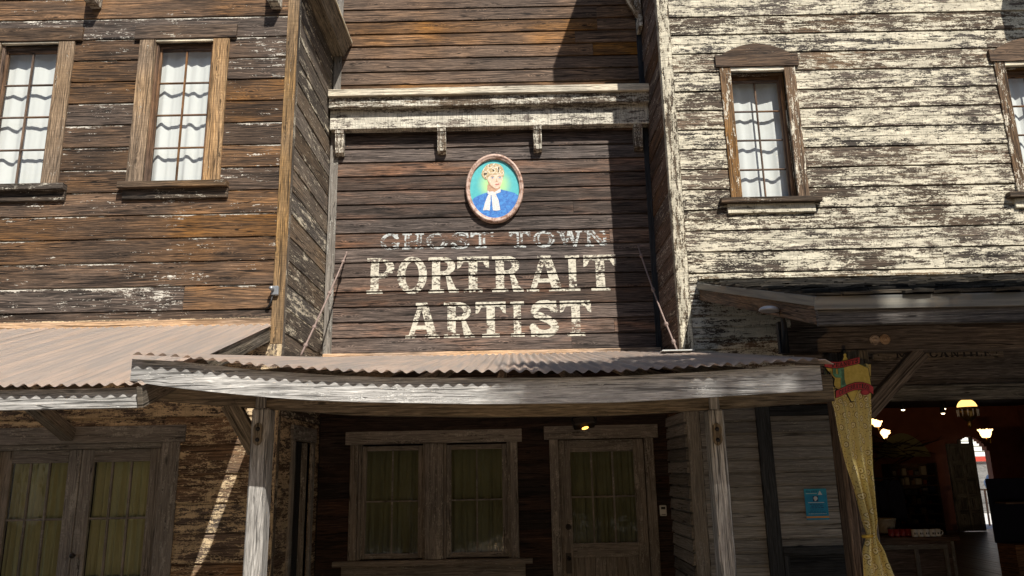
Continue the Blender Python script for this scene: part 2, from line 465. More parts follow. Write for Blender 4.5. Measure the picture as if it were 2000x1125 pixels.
def bm_box(x0, x1, y0, y1, z0, z1, bev=0.004, bm=None):
    own = bm is None
    if own: bm = bmesh.new()
    vs = [bm.verts.new((x, y, z)) for x in (x0, x1) for y in (y0, y1) for z in (z0, z1)]
    fs = [(0, 1, 3, 2), (4, 6, 7, 5), (0, 4, 5, 1), (2, 3, 7, 6), (0, 2, 6, 4), (1, 5, 7, 3)]
    faces = [bm.faces.new([vs[i] for i in f]) for f in fs]
    if bev:
        es = list({e for f in faces for e in f.edges})
        b = min(bev, 0.3 * min(abs(x1 - x0), abs(y1 - y0), abs(z1 - z0)))
        bmesh.ops.recalc_face_normals(bm, faces=faces)
        bmesh.ops.bevel(bm, geom=es, offset=b, segments=1, affect='EDGES')
    return bm


def box(name, mat, parent, x0, x1, y0, y1, z0, z1, axis=None, bev=0.004):
    d = (abs(x1 - x0), abs(y1 - y0), abs(z1 - z0))
    if axis is None: axis = 'xyz'[d.index(max(d))]
    return add(name, bm_box(min(x0, x1), max(x0, x1), min(y0, y1), max(y0, y1), min(z0, z1), max(z0, z1), bev), mat, parent, axis)


def bm_bar(p, q, w, h, up=(0, 0, 1), bm=None, bev=0.004):
    """rectangular bar from p to q, w across, h along up"""
    p, q = Vector(p), Vector(q)
    d = (q - p)
    L = d.length
    d.normalize()
    s = d.cross(Vector(up)).normalized()
    t = s.cross(d).normalized()
    tmp = bm_box(0, L, -w / 2, w / 2, -h / 2, h / 2, bev)
    M4 = Matrix(((d.x, s.x, t.x, p.x), (d.y, s.y, t.y, p.y), (d.z, s.z, t.z, p.z), (0, 0, 0, 1)))
    bmesh.ops.transform(tmp, matrix=M4, verts=tmp.verts[:])
    return tmp


def bar(name, mat, parent, p, q, w, h, up=(0, 0, 1)):
    """bar with grain UVs along its own length"""
    p, q = Vector(p), Vector(q)
    d = (q - p); L = d.length; d.normalize()
    s = d.cross(Vector(up)).normalized(); t = s.cross(d).normalized()
    M4 = Matrix(((d.x, s.x, t.x, p.x), (d.y, s.y, t.y, p.y), (d.z, s.z, t.z, p.z), (0, 0, 0, 1)))
    o = add(name, bm_box(0, L, -w / 2, w / 2, -h / 2, h / 2, 0.004), mat, None, 'x')
    o.data.transform(Matrix.Translation(-wl(parent)) @ M4)
    if parent: o.parent = parent
    WL[o.name] = wl(parent).copy()
    return o


def bm_tube(pts, radii, n=10, bm=None, cap=True):
    if bm is None: bm = bmesh.new()
    pts = [Vector(p) for p in pts]
    if not isinstance(radii, (list, tuple)): radii = [radii] * len(pts)
    rings = []
    prev = None
    for i, p in enumerate(pts):
        a = pts[max(0, i - 1)]; b = pts[min(len(pts) - 1, i + 1)]
        d = (b - a).normalized()
        ref = Vector((0, 0, 1)) if abs(d.z) < 0.9 else Vector((1, 0, 0))
        s = d.cross(ref).normalized() if prev is None else (prev - d * prev.dot(d)).normalized()
        prev = s
        t = d.cross(s)
        rings.append([bm.verts.new(p + (s * math.cos(2 * math.pi * k / n) + t * math.sin(2 * math.pi * k / n)) * radii[i]) for k in range(n)])
    for i in range(len(rings) - 1):
        for k in range(n):
            bm.faces.new([rings[i][k], rings[i][(k + 1) % n], rings[i + 1][(k + 1) % n], rings[i + 1][k]])
    if cap:
        bm.faces.new(rings[0][::-1]); bm.faces.new(rings[-1])
    return bm


def bm_lathe(profile, c, n=16, bm=None, axis='z'):
    """profile [(r, h)] turned around an axis through c"""
    if bm is None: bm = bmesh.new()
    rings = []
    for r, h in profile:
        ring = []
        for k in range(n):
            a = 2 * math.pi * k / n
            x, y = r * math.cos(a), r * math.sin(a)
            if axis == 'z': v = Vector((x, y, h))
            elif axis == 'y': v = Vector((x, h, y))
            else: v = Vector((h, x, y))
            ring.append(bm.verts.new(Vector(c) + v))
        rings.append(ring)
    for i in range(len(rings) - 1):
        for k in range(n):
            bm.faces.new([rings[i][k], rings[i][(k + 1) % n], rings[i + 1][(k + 1) % n], rings[i + 1][k]])
    if profile[0][0] > 1e-5: bm.faces.new(rings[0])
    if profile[-1][0] > 1e-5: bm.faces.new(rings[-1])
    bmesh.ops.remove_doubles(bm, verts=bm.verts[:], dist=1e-6)
    return bm


def bm_plate(pts, y0, y1, bm=None):
    """polygon of (x, z) points made into a plate between y0 (front) and y1"""
    if bm is None: bm = bmesh.new()
    a = [bm.verts.new((x, y0, z)) for x, z in pts]
    b = [bm.verts.new((x, y1, z)) for x, z in pts]
    bm.faces.new(a); bm.faces.new(b[::-1])
    n = len(pts)
    for i in range(n):
        bm.faces.new([a[i], b[i], b[(i + 1) % n], a[(i + 1) % n]])
    return bm


def bm_strip(st, y0, y1):
    """board following stations (x, zb, zt) between y0 and y1"""
    bm = bmesh.new()
    rows = []
    for x, zb, zt in st:
        rows.append([bm.verts.new(c) for c in ((x, y0, zb), (x, y0, zt), (x, y1, zt), (x, y1, zb))])
    for i in range(len(rows) - 1):
        for k in range(4):
            bm.faces.new([rows[i][k], rows[i][(k + 1) % 4], rows[i + 1][(k + 1) % 4], rows[i + 1][k]])
    bm.faces.new(rows[0]); bm.faces.new(rows[-1][::-1])
    return bm


# ------------------------------------------------------------------ siding
def siding(parent, plane, base, sgn, s0, s1, z0, z1, reveal, lip, mat, zref, openings=(), joints=(1.6, 3.4),
           groove=False, gap=0.012, jit=0.0025, name='siding_board', seed=1, wav=0.003, matfn=None):
    """lapped boards. plane 'y': wall at Y=base, outward normal sgn*Y, boards along X; plane 'x': wall at X=base"""
    R = random.Random(seed)

    def W(s, n, z):
        return (s, base + sgn * n, z) if plane == 'y' else (base + sgn * n, s, z)

    def board(sa, sb, zlo, zhi, rb, rt):
        f = lambda z: lip * (1 - 0.45 * (z - rb) / (rt - rb))
        zg = min(zhi, rt - gap)
        if zg - zlo < 0.012: return
        ext = 0.012 if abs(zhi - rt) < 1e-4 else 0.0
        if groove:
            zm = (rb + rt) / 2
            prof = [(0.0, zlo), (f(zlo), zlo)]
            if zlo < zm < zhi and zhi - zlo > 0.05:
                prof += [(f(zm), zm - 0.005), (f(zm) * 0.25, zm), (f(zm) * 0.9, zm + 0.002)]
            prof += [(f(zg), zg - 0.002), (f(zg) * 0.85, zg)]
        else:
            prof = [(0.0, zlo), (f(zlo), zlo), (f(zlo) * 0.98, zlo + 0.004), (f(zg), zg - 0.003), (f(zg) * 0.85, zg)]
        prof += [(0.002, zg), (0.002, zhi + ext), (0.0, zhi + ext)] if zg < zhi - 1e-4 else [(0.0, zg)]
        nseg = max(1, int((sb - sa) / 0.45))
        tilt = R.uniform(-wav, wav)
        bm = bmesh.new()
        rows = []
        for i in range(nseg + 1):
            s = sa + (sb - sa) * i / nseg
            dz = tilt * (i / nseg - 0.5) + R.uniform(-wav, wav) * 0.5
            dn = R.uniform(-jit, jit)
            rows.append([bm.verts.new(W(s, max(0, n + (dn if n > 0.004 else 0)), z + (dz if k in (1, 2) else 0))) for k, (n, z) in enumerate(prof)])
        m = len(prof)
        for i in range(nseg):
            for k in range(m):
                bm.faces.new([rows[i][k], rows[i][(k + 1) % m], rows[i + 1][(k + 1) % m], rows[i + 1][k]])
        bm.faces.new(rows[0]); bm.faces.new(rows[-1][::-1])
        mm = matfn(rb) if matfn else mat
        add(name, bm, mm, parent, 'x' if plane == 'y' else 'y')

    k = math.floor((z0 - zref) / reveal)
    while zref + k * reveal < z1 - 0.02:
        rb = zref + k * reveal
        rt = rb + reveal
        zlo, zhi = max(rb, z0), min(rt, z1)
        k += 1
        if zhi - zlo < 0.02: continue
        ops = [o for o in openings if o[2] < zhi - 0.003 and o[3] > zlo + 0.003]
        cuts = sorted({s0, s1, *[c for o in ops for c in (o[0], o[1]) if s0 < c < s1]})
        for a, b in zip(cuts[:-1], cuts[1:]):
            mid = (a + b) / 2
            inside = [o for o in ops if o[0] < mid < o[1]]
            if not inside:
                s = a
                while s < b - 1e-4:
                    e = s + R.uniform(*joints)
                    if b - e < 0.5: e = b
                    board(s + 0.0015, e - 0.0015, zlo, zhi, rb, rt)
                    s = e
            else:
                o = inside[0]
                if o[2] - zlo > 0.02: board(a, b, zlo, o[2], rb, rt)
                if zhi - o[3] > 0.02: board(a, b, o[3], zhi, rb, rt)


def sheathing(parent, plane, base, sgn, s0, s1, z0, z1, openings=(), depth=0.03, mat='dark'):
    """flat backing behind the boards with the openings left out"""
    ss = sorted({s0, s1, *[c for o in openings for c in o[:2] if s0 < c < s1]})
    zs = sorted({z0, z1, *[c for o in openings for c in o[2:4] if z0 < c < z1]})
    bm = bmesh.new()
    for a, b in zip(ss[:-1], ss[1:]):
        for c, d in zip(zs[:-1], zs[1:]):
            ms, mz = (a + b) / 2, (c + d) / 2
            if any(o[0] < ms < o[1] and o[2] < mz < o[3] for o in openings): continue
            n0, n1 = base - sgn * depth, base - sgn * 0.0015
            if plane == 'y': bm_box(a, b, min(n0, n1), max(n0, n1), c, d, 0, bm)
            else: bm_box(min(n0, n1), max(n0, n1), a, b, c, d, 0, bm)
    return add('sheathing', bm, mat, parent, 'x' if plane == 'y' else 'y')


def curtain(parent, x0, x1, y, z0, z1, mat, folds=9, amp=0.02, seed=3):
    R = random.Random(seed)
    bm = bmesh.new()
    nx, nz = folds * 14, 8
    ph = [R.uniform(0, 6.28) for _ in range(4)]
    g = []
    for j in range(nz + 1):
        row = []
        for i in range(nx + 1):
            t = i / nx
            d = amp * (math.sin(t * folds * 6.283 + ph[0] + 0.7 * math.sin(j * 0.5 + ph[1])) * 0.55 + 0.6 * math.sin(t * folds * 3.7 + ph[2] + j * 0.22) + 0.35 * math.sin(t * folds * 9.4 + ph[3] - j * 0.12) + 0.1 * math.sin(t * folds * 21 + ph[1]))
            row.append(bm.verts.new((x0 + (x1 - x0) * t, y + d * (0.65 + 0.35 * (1 - j / nz)), z0 + (z1 - z0) * j / nz)))
        g.append(row)
    for j in range(nz):
        for i in range(nx):
            bm.faces.new([g[j][i], g[j][i + 1], g[j + 1][i + 1], g[j + 1][i]])
    o = add('curtain', bm, mat, parent, 'z', smooth=True, recalc=False)
    return o


def glazing(parent, x0, x1, z0, z1, y, cols, rows, mat, bar_w=0.018, bar_d=0.03):
    """muntins and separate panes filling x0..x1, z0..z1; y is the middle plane"""
    for c in range(1, cols):
        x = x0 + (x1 - x0) * c / cols
        box('muntin', mat, parent, x - bar_w / 2, x + bar_w / 2, y - bar_d / 2, y + bar_d / 2, z0, z1, 'z', 0.003)
    for r in range(1, rows):
        z = z0 + (z1 - z0) * r / rows
        xs = [x0 + (x1 - x0) * c / cols for c in range(cols + 1)]
        for a, b in zip(xs[:-1], xs[1:]):
            aa = a + (bar_w / 2 if a > x0 else 0); bb = b - (bar_w / 2 if b < x1 else 0)
            box('muntin', mat, parent, aa, bb, y - bar_d / 2 + 0.002, y + bar_d / 2 - 0.002, z - bar_w / 2, z + bar_w / 2, 'x', 0.003)
    for c in range(cols):
        for r in range(rows):
            bm = bmesh.new()
            a, b = x0 + (x1 - x0) * c / cols, x0 + (x1 - x0) * (c + 1) / cols
            d, e = z0 + (z1 - z0) * r / rows, z0 + (z1 - z0) * (r + 1) / rows
            ty = RX.uniform(-0.0015, 0.0015)
            vs = [bm.verts.new(q) for q in ((a, y + ty, d), (b, y, d), (b, y - ty, e), (a, y, e))]
            bm.faces.new(vs)
            add('pane', bm, 'glass', parent, 'x', recalc=False)


def sash(parent, x0, x1, z0, z1, y, cols, rows, mat, w=0.045, d=0.035, bot=None):
    bot = bot or w
    box('stile', mat, parent, x0, x0 + w, y - d / 2, y + d / 2, z0, z1, 'z')
    box('stile', mat, parent, x1 - w, x1, y - d / 2, y + d / 2, z0, z1, 'z')
    box('rail', mat, parent, x0 + w, x1 - w, y - d / 2 + 0.002, y + d / 2 - 0.002, z0, z0 + bot, 'x')
    box('rail', mat, parent, x0 + w, x1 - w, y - d / 2 + 0.002, y + d / 2 - 0.002, z1 - w, z1, 'x')
    glazing(parent, x0 + w, x1 - w, z0 + bot, z1 - w, y, cols, rows, mat)


# ================================================================== LARGE STRUCTURE
YL, XL = 8.2, -2.52        # left house front and its recess side wall
YR, XR = 8.8, 1.96         # right house front and its recess side wall
YB = 10.0                  # sign wall
TOP = 8.6

g = add('street', bm_box(-150, 150, -150, 150, -0.4, -0.14, 0), 'dirt', None)
tag(g, kind='structure')
bw = empty('boardwalk', (0, 5, 0), None, kind='structure')
for i in range(34):
    y = 4.6 + i * 0.16
    y1 = y + 0.154
    if y1 > 9.9: break
    box('plank', 'deck', bw, -9, 11, y, y1, -0.04, 0.0 - 0.002 * (i % 3), 'x')
box('joist_bed', 'dark', bw, -9, 11, 4.65, 9.9, -0.135, -0.045, 'x', 0)

# ------------------------------------------------------------------ LEFT HOUSE
lh = empty('brown_house', (-5, YL, 0), None, 'dark brown plank house with two upstairs windows left of the painted sign', 'house')
za, zb_ = P(200, 119, YL).z, P(200, 332, YL).z
REV_L = (za - zb_) / 5
ZREF_L = zb_

# upstairs windows: (opening x0, x1)
wz1, wz0 = P(360, 84, YL).z, P(350, 358, YL).z
wx0, wx1 = P(307, 90, YL).x, P(419, 90, YL).x
v2x1 = P(118, 95, YL).x
v2x0 = v2x1 - (wx1 - wx0)
open_L = [(wx0, wx1, wz0, wz1), (v2x0, v2x1, wz0 + 0.01, wz1 + 0.01)]
# downstairs double door opening
dz1 = P(200, 866, YL).z
dx1 = P(313, 950, YL).x
dxm = P(148, 950, YL).x
dx0 = dxm - (dx1 - dxm)
open_LD = [(dx0, dx1, 0.0, dz1)]
LTOPZ = P(500, 620, YL).z
siding(lh, 'y', YL, -1, -7.6, XL - 0.10, LTOPZ, TOP, REV_L, 0.024, 'left', ZREF_L, open_L, (4.0, 6.5), gap=0.015, seed=5)
siding(lh, 'y', YL, -1, -7.6, XL - 0.10, 0.0, LTOPZ, 0.295, 0.029, 'left_low', P(400, 868, YL).z, open_LD, (3, 5.0), gap=0.022, seed=6)
sheathing(lh, 'y', YL, -1, -7.6, XL - 0.03, 0.0, TOP, open_L + open_LD)
box('corner_board', 'corner_tan', lh, XL - 0.10, XL + 0.028, YL - 0.030, YL, LTOPZ - 0.3, TOP, 'z')
box('corner_board', 'left_low', lh, XL - 0.10, XL + 0.028, YL - 0.029, YL, 0, LTOPZ - 0.302, 'z')
box('corner_board', 'left_side', lh, XL + 0.001, XL + 0.027, YL + 0.002, YL + 0.09, 0, TOP, 'z')
# recess side wall, with the dark side doorway below the porch
sd = (8.86, 9.62, 0.0, 2.06)
siding(lh, 'x', XL, 1, YL + 0.09, YB, 2.3, TOP, REV_L, 0.014, 'left_side', ZREF_L + 0.03, (), (5, 6), seed=8)
siding(lh, 'x', XL, 1, YL + 0.09, YB, 0, 2.3, 0.235, 0.016, 'left_low', ZREF_L, [sd], (5, 6), seed=9)
sheathing(lh, 'x', XL, 1, YL + 0.03, YB + 0.05, 0, TOP, [sd])
box('shell_roof', 'dark', lh, -7.6, XL - 0.03, YL, 12.0, TOP, TOP + 0.1, 'x', 0)
box('shell_wall', 'dark', lh, -7.6, XL - 0.03, 11.9, 12.0, 0, TOP, 'x', 0)
box('shell_wall', 'dark', lh, -7.7, -7.6, YL, 12.0, 0, TOP, 'z', 0)
box('shell_floor', 'dark', lh, -7.6, XL - 0.04, YL + 0.3, 11.9, 3.1, 3.2, 'x', 0)
# eave blocks at the top edge of the picture
for px in (184, 538, -180):
    q = P(px, 8, YL - 0.08)
    box('eave_block', 'cornice', lh, q.x - 0.06, q.x + 0.06, YL - 0.20, YL - 0.005, q.z - 0.03, q.z + 0.35, 'z')

# side doorway under the porch
d_ = empty('side_doorway', (XL, 9.2, 0), lh)
box('door_head', 'frame_grey', d_, XL + 0.005, XL + 0.045, sd[0] - 0.14, sd[1] + 0.13, sd[3], sd[3] + 0.17, 'y')
box('door_casing', 'frame_grey', d_, XL + 0.003, XL + 0.04, sd[0] - 0.11, sd[0], 0, sd[3], 'z')
box('door_casing', 'frame_grey', d_, XL + 0.003, XL + 0.04, sd[1], sd[1] + 0.11, 0, sd[3], 'z')
box('door_leaf', 'black_wood', d_, XL - 0.14, XL - 0.10, sd[0], sd[1], 0, sd[3], 'z')
box('door_jamb', 'frame_grey', d_, XL - 0.14, XL + 0.001, sd[0] - 0.03, sd[0], 0, sd[3], 'z')
box('door_jamb', 'frame_grey', d_, XL - 0.14, XL + 0.001, sd[1], sd[1] + 0.03, 0, sd[3], 'z')
box('door_stop', 'frame_grey', d_, XL - 0.10, XL - 0.05, sd[0] + 0.001, sd[0] + 0.14, 0, sd[3] - 0.01, 'z')


def upper_window(parent, x0, x1, z0, z1, Y, mc, mh, ms, cw, head, sill, apron, arched=False, seed=1, strip='pale', folds=4, cz=0.0):
    w = empty('window', ((x0 + x1) / 2, Y, z0), parent)
    dp = 0.03 if arched else -0.045
    hx0, hx1, hz0, hz1 = head
    box('casing', mc, w, x0 - cw, x0, Y - 0.045, Y - 0.001, z0, hz0, 'z')
    box('casing', mc, w, x1, x1 + cw, Y - 0.045, Y - 0.001, z0, hz0, 'z')
    if arched:
        n = 14
        pts = [(hx0, hz0), (hx1, hz0)]
        h = hz1 - hz0
        sh = 0.09
        pts += [(hx1, hz0 + h * 0.62), (hx1 - sh, hz0 + h * 0.62)]
        for i in range(n + 1):
            t = i / n
            pts.append((hx1 - sh - (hx1 - hx0 - 2 * sh) * t, hz0 + h * (0.66 + 0.55 * math.sin(math.pi * t) ** 0.9)))
        pts += [(hx0 + sh, hz0 + h * 0.62), (hx0, hz0 + h * 0.62)]
        add('window_head', bm_plate(pts, Y - 0.06, Y - 0.001), mh, w, 'x')
    else:
        box('window_head', mh, w, hx0, hx1, Y - 0.055, Y - 0.001, hz0, hz1, 'x')
    box('head_strip', strip, w, x0 + 0.001, x1 - 0.001, Y - 0.040, Y + 0.02, z1, hz0 - 0.002, 'x')
    sx0, sx1, sz0, sz1 = sill
    box('window_sill', ms, w, sx0, sx1, Y - 0.115, Y + 0.05, sz0, sz1, 'x')
    ax0, ax1, az0, az1 = apron
    box('window_apron', ms if not arched else 'apron', w, ax0, ax1, Y - 0.055, Y - 0.001, az0, az1 - 0.002, 'x')
    # reveal
    for a, b in ((x0 - 0.025, x0), (x1, x1 + 0.025)):
        box('jamb', mc, w, a, b, Y, Y + 0.19, z0, z1, 'z')
    box('jamb', mc, w, x0 - 0.02, x1 + 0.02, Y + 0.021, Y + 0.19, z1, z1 + 0.025, 'x')
    # sash stops, then the sash
    st = 0.028
    box('sash_stop', 'sash', w, x0, x0 + st, Y + 0.035 + dp, Y + 0.075 + dp, z0 + 0.005, z1, 'z')
    box('sash_stop', 'sash', w, x1 - st, x1, Y + 0.035 + dp, Y + 0.075 + dp, z0 + 0.005, z1, 'z')
    sash(w, x0 + 0.012, x1 - 0.012, z0 + 0.01, z1 - 0.05, Y + 0.10 + dp, 2, 4, 'sash', 0.036)
    box('sash_rail', 'sash', w, x0 + 0.001, x1 - 0.001, Y + 0.078 + dp, Y + 0.13 + dp, z1 - 0.049, z1 - 0.001, 'x')
    curtain(w, x0 + 0.0, x1 - 0.0, Y + 0.182 + dp, z0, z1, 'curtain', folds, 0.016, seed)
    return w


cwL = P(306, 90, YL).x - P(275, 90, YL).x
for k, (a, b, c, d, e) in enumerate(((wx0, wx1, wz0, wz1, 4), (v2x0, v2x1, wz0 + 0.01, wz1 + 0.01, 7))):
    dxx = a - wx0
    hd = (P(268, 66, YL).x + dxx, P(465, 66, YL).x + dxx, P(360, 79, YL).z, P(360, 53, YL).z)
    sl = (P(238, 362, YL).x + dxx, P(449, 362, YL).x + dxx, P(350, 371, YL).z, P(350, 359, YL).z)
    ap = (P(243, 380, YL).x + dxx, P(447, 380, YL).x + dxx, P(350, 390, YL).z, P(350, 371, YL).z)
    upper_window(lh, a, b, c, d, YL, 'casing', 'casing_brown', 'sill_dark', cwL, hd, sl, ap, False, e, folds=4 - k)

# double door downstairs
dd = empty('double_door', (dxm, YL, 0), lh)
hdx1 = P(365, 848, YL).x
box('door_head', 'frame_grey', dd, dx0 - 0.3, hdx1, YL - 0.05, YL - 0.001, dz1 + 0.0, P(300, 831, YL).z, 'x')
box('door_casing', 'frame_grey', dd, dx1, dx1 + 0.185, YL - 0.04, YL - 0.001, 0, dz1 - 0.001, 'z')
box('door_casing', 'frame_grey', dd, dx0 - 0.185, dx0, YL - 0.04, YL - 0.001, 0, dz1 - 0.001, 'z')
box('door_jamb', 'frame_grey', dd, dx1 - 0.02, dx1, YL, YL + 0.14, 0, dz1, 'z')
box('door_jamb', 'frame_grey', dd, dx0, dx0 + 0.02, YL, YL + 0.14, 0, dz1, 'z')
box('door_transom_rail', 'frame_grey', dd, dx0 + 0.02, dx1 - 0.02, YL + 0.0, YL + 0.12, dz1 - 0.055, dz1, 'x')
gt, gm_ = P(230, 902, YL + .07).z, P(230, 1012, YL + .07).z
gb = gm_ - (gt - gm_)
for a, b, knob in ((dx0 + 0.02, dxm - 0.004, True), (dxm + 0.004, dx1 - 0.02, False)):
    y = YL + 0.07
    sw = 0.13
    box('door_stile', 'frame_grey', dd, a, a + sw, y - 0.022, y + 0.022, 0.02, dz1 - 0.058, 'z')
    box('door_stile', 'frame_grey', dd, b - sw, b, y - 0.022, y + 0.022, 0.02, dz1 - 0.058, 'z')
    box('door_rail', 'frame_grey', dd, a + sw, b - sw, y - 0.020, y + 0.020, gt, dz1 - 0.058, 'x')
    box('door_rail', 'frame_grey', dd, a + sw, b - sw, y - 0.020, y + 0.020, gb - 0.14, gb, 'x')
    box('door_panel', 'frame_grey', dd, a + sw, b - sw, y - 0.008, y + 0.012, 0.02, gb - 0.14, 'x')
    glazing(dd, a + sw, b - sw, gb, gt, y, 3, 2, 'frame_grey', 0.022, 0.03)
    curtain(dd, a + sw - 0.02, b - sw + 0.02, y + 0.08, gb - 0.05, gt + 0.03, 'green_curtain', 8, 0.022, 13 if knob else 21)
kp = P(144, 1085, YL + 0.03)
add('door_knob', bm_lathe([(0.001, -0.05), (0.022, -0.045), (0.028, -0.03), (0.02, -0.012), (0.012, -0.008), (0.012, 0.03)], kp, 14, None, 'y'), 'iron', dd, smooth=True)

# eave of the left house along the recess
e0 = P(685, 82, 9.9); e1 = P(671, 107, 9.9); e2 = P(644, 104, 9.9)
ev = empty('side_eave', (XL, 9, e1.z), lh)
YE0 = 5.6
bmv = bmesh.new()
zt = e0.z + 0.02
prof = [(XL + 0.002, e1.z), (e1.x, e1.z), (e1.x + 0.02, e1.z + 0.05), (e0.x, zt - 0.02), (e0.x, zt), (XL + 0.002, zt + 0.16)]
A = [bmv.verts.new((x, YE0, z)) for x, z in prof]; B = [bmv.verts.new((x, YB - 0.06, z)) for x, z in prof]
bmv.faces.new(A); bmv.faces.new(B[::-1])
for i in range(len(prof)):
    bmv.faces.new([A[i], A[(i + 1) % len(prof)], B[(i + 1) % len(prof)], B[i]])
# clear of the front: the eave starts at the house corner
for v_ in bmv.verts:
    if v_.co.y < YL: v_.co.y = YL - 0.15
add('soffit_box', bmv, 'beam', ev, 'y')
box('drip_edge', 'pale', ev, e0.x + 0.001, e0.x + 0.012, YL - 0.16, YB - 0.05, zt - 0.015, zt + 0.012, 'y', 0)
# small electrical box on the corner board
eb = empty('junction_box', (P(536, 568, YL - .04).x, YL - .03, P(536, 580, YL).z), None, 'small grey metal junction box on the corner board of the brown house', 'electrical box')
q = P(537, 568, YL - 0.04)
box('cover', 'galv', eb, q.x - 0.035, q.x + 0.045, YL - 0.075, YL - 0.031, q.z - 0.055, q.z + 0.05, 'z', 0.008)
add('eye', bm_lathe([(0.001, -0.05), (0.022, -0.04), (0.028, -0.01), (0.02, 0.01)], (q.x - 0.02, YL - 0.08, q.z + 0.015), 12, None, 'y'), 'galv', eb, smooth=True)
add('conduit', bm_tube([(q.x - 0.02, YL - 0.05, q.z - 0.05), (q.x - 0.035, YL - 0.05, q.z - 0.13), (q.x - 0.06, YL - 0.05, q.z - 0.18), (q.x - 0.09, YL - 0.03, q.z - 0.19)], 0.011, 8), 'iron', eb, smooth=True)

# ------------------------------------------------------------------ SIGN WALL (centre house)
ch = empty('portrait_shop', (-0.3, YB, 0), None, 'narrow recessed shop front of dark brown planks with cream painted lettering', 'shop')
lines_y = [453.9, 483.7, 512.5, 540.0, 569.0, 597.8, 626.6, 657.5]
zl = [P(750, y, YB - 0.02).z for y in lines_y]
REV_B = (zl[0] - zl[-1]) / 7
ZREF_B = sum(z + REV_B * i for i, z in enumerate(zl)) / 8
LIP_B = 0.034
ZFL = P(950, 690, YB).z
ZC0, ZC1 = P(950, 253, 9.85).z, P(950, 171, 9.75).z           # cornice bottom and top
bx0, bx1 = XL + 0.135, XR + 0.04 - 0.125
siding(ch, 'y', YB, -1, bx0, bx1, ZFL - 0.05, ZC0 + 0.2, REV_B, LIP_B, 'back', ZREF_B, (), (2.6, 5.0), gap=0.017, jit=0.001, wav=0.004, seed=15)
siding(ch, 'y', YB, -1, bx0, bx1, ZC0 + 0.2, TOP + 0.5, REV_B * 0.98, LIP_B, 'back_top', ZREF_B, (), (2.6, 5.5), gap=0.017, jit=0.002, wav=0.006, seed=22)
sheathing(ch, 'y', YB, -1, XL - 0.02, XR + 0.1, ZFL - 0.1, TOP + 0.5)
box('corner_trim', 'frame_grey', ch, XL + 0.022, bx0, YB - 0.035, YB - 0.001, ZFL - 0.05, TOP + 0.5, 'z')
box('corner_trim', 'black_wood', ch, bx1, XR + 0.03, YB - 0.035, YB - 0.001, ZFL - 0.05, TOP + 0.5, 'z')
box('shell_roof', 'dark', ch, XL, XR + 0.1, YB, 12.0, TOP + 0.3, TOP + 0.4, 'x', 0)

# cornice ledge with brackets
co = empty('cornice', (0, YB, ZC0), ch)
cx0, cx1 = XL + 0.03, XR - 0.005
zt1, zt0 = P(950, 171, 9.72).z, P(950, 184, 9.72).z
zm1, zm0 = zt0 - 0.002, P(950, 206, 9.76).z
zl1, zl0 = zm0 - 0.002, P(950, 247, 9.83).z
box('ledge_board', 'pale', co, cx0, cx1, YB - 0.315, YB - 0.036, zt0, zt1, 'x')
box('upper_moulding', 'cornice', co, cx0 + 0.003, cx1 - 0.003, YB - 0.265, YB - 0.036, zm0, zm1, 'x')
box('frieze_board', 'cornice', co, cx0 + 0.006, cx1 - 0.006, YB - 0.175, YB - 0.036, zl0, zl1, 'x')


def bracket(x):
    pz = [(0.0, 0.0), (0.135, 0.0), (0.135, -0.05), (0.118, -0.058), (0.122, -0.075), (0.105, -0.11), (0.112, -0.15), (0.105, -0.20), (0.085, -0.25),
          (0.092, -0.262), (0.088, -0.32), (0.05, -0.345), (0.0, -0.35)]
    b = empty('bracket', (x, YB, zl0), ch)
    for dx0_, dx1_, k in ((-0.058, -0.021, 1.0), (-0.0195, 0.0195, 0.94), (0.021, 0.058, 1.0)):
        bm = bmesh.new()
        A = [bm.verts.new((x + dx0_, YB - 0.036 - n * k, zl0 - 0.003 + z)) for n, z in pz]
        B = [bm.verts.new((x + dx1_, YB - 0.036 - n * k, zl0 - 0.003 + z)) for n, z in pz]
        bm.faces.new(A); bm.faces.new(B[::-1])
        for i in range(len(pz)):
            bm.faces.new([A[i], A[(i + 1) % len(pz)], B[(i + 1) % len(pz)], B[i]])
        add('bracket_leaf', bm, 'cornice', b, 'z')


for px in (664, 863, 1050, 1247):
    bracket(P(px, 285, YB - 0.1).x)

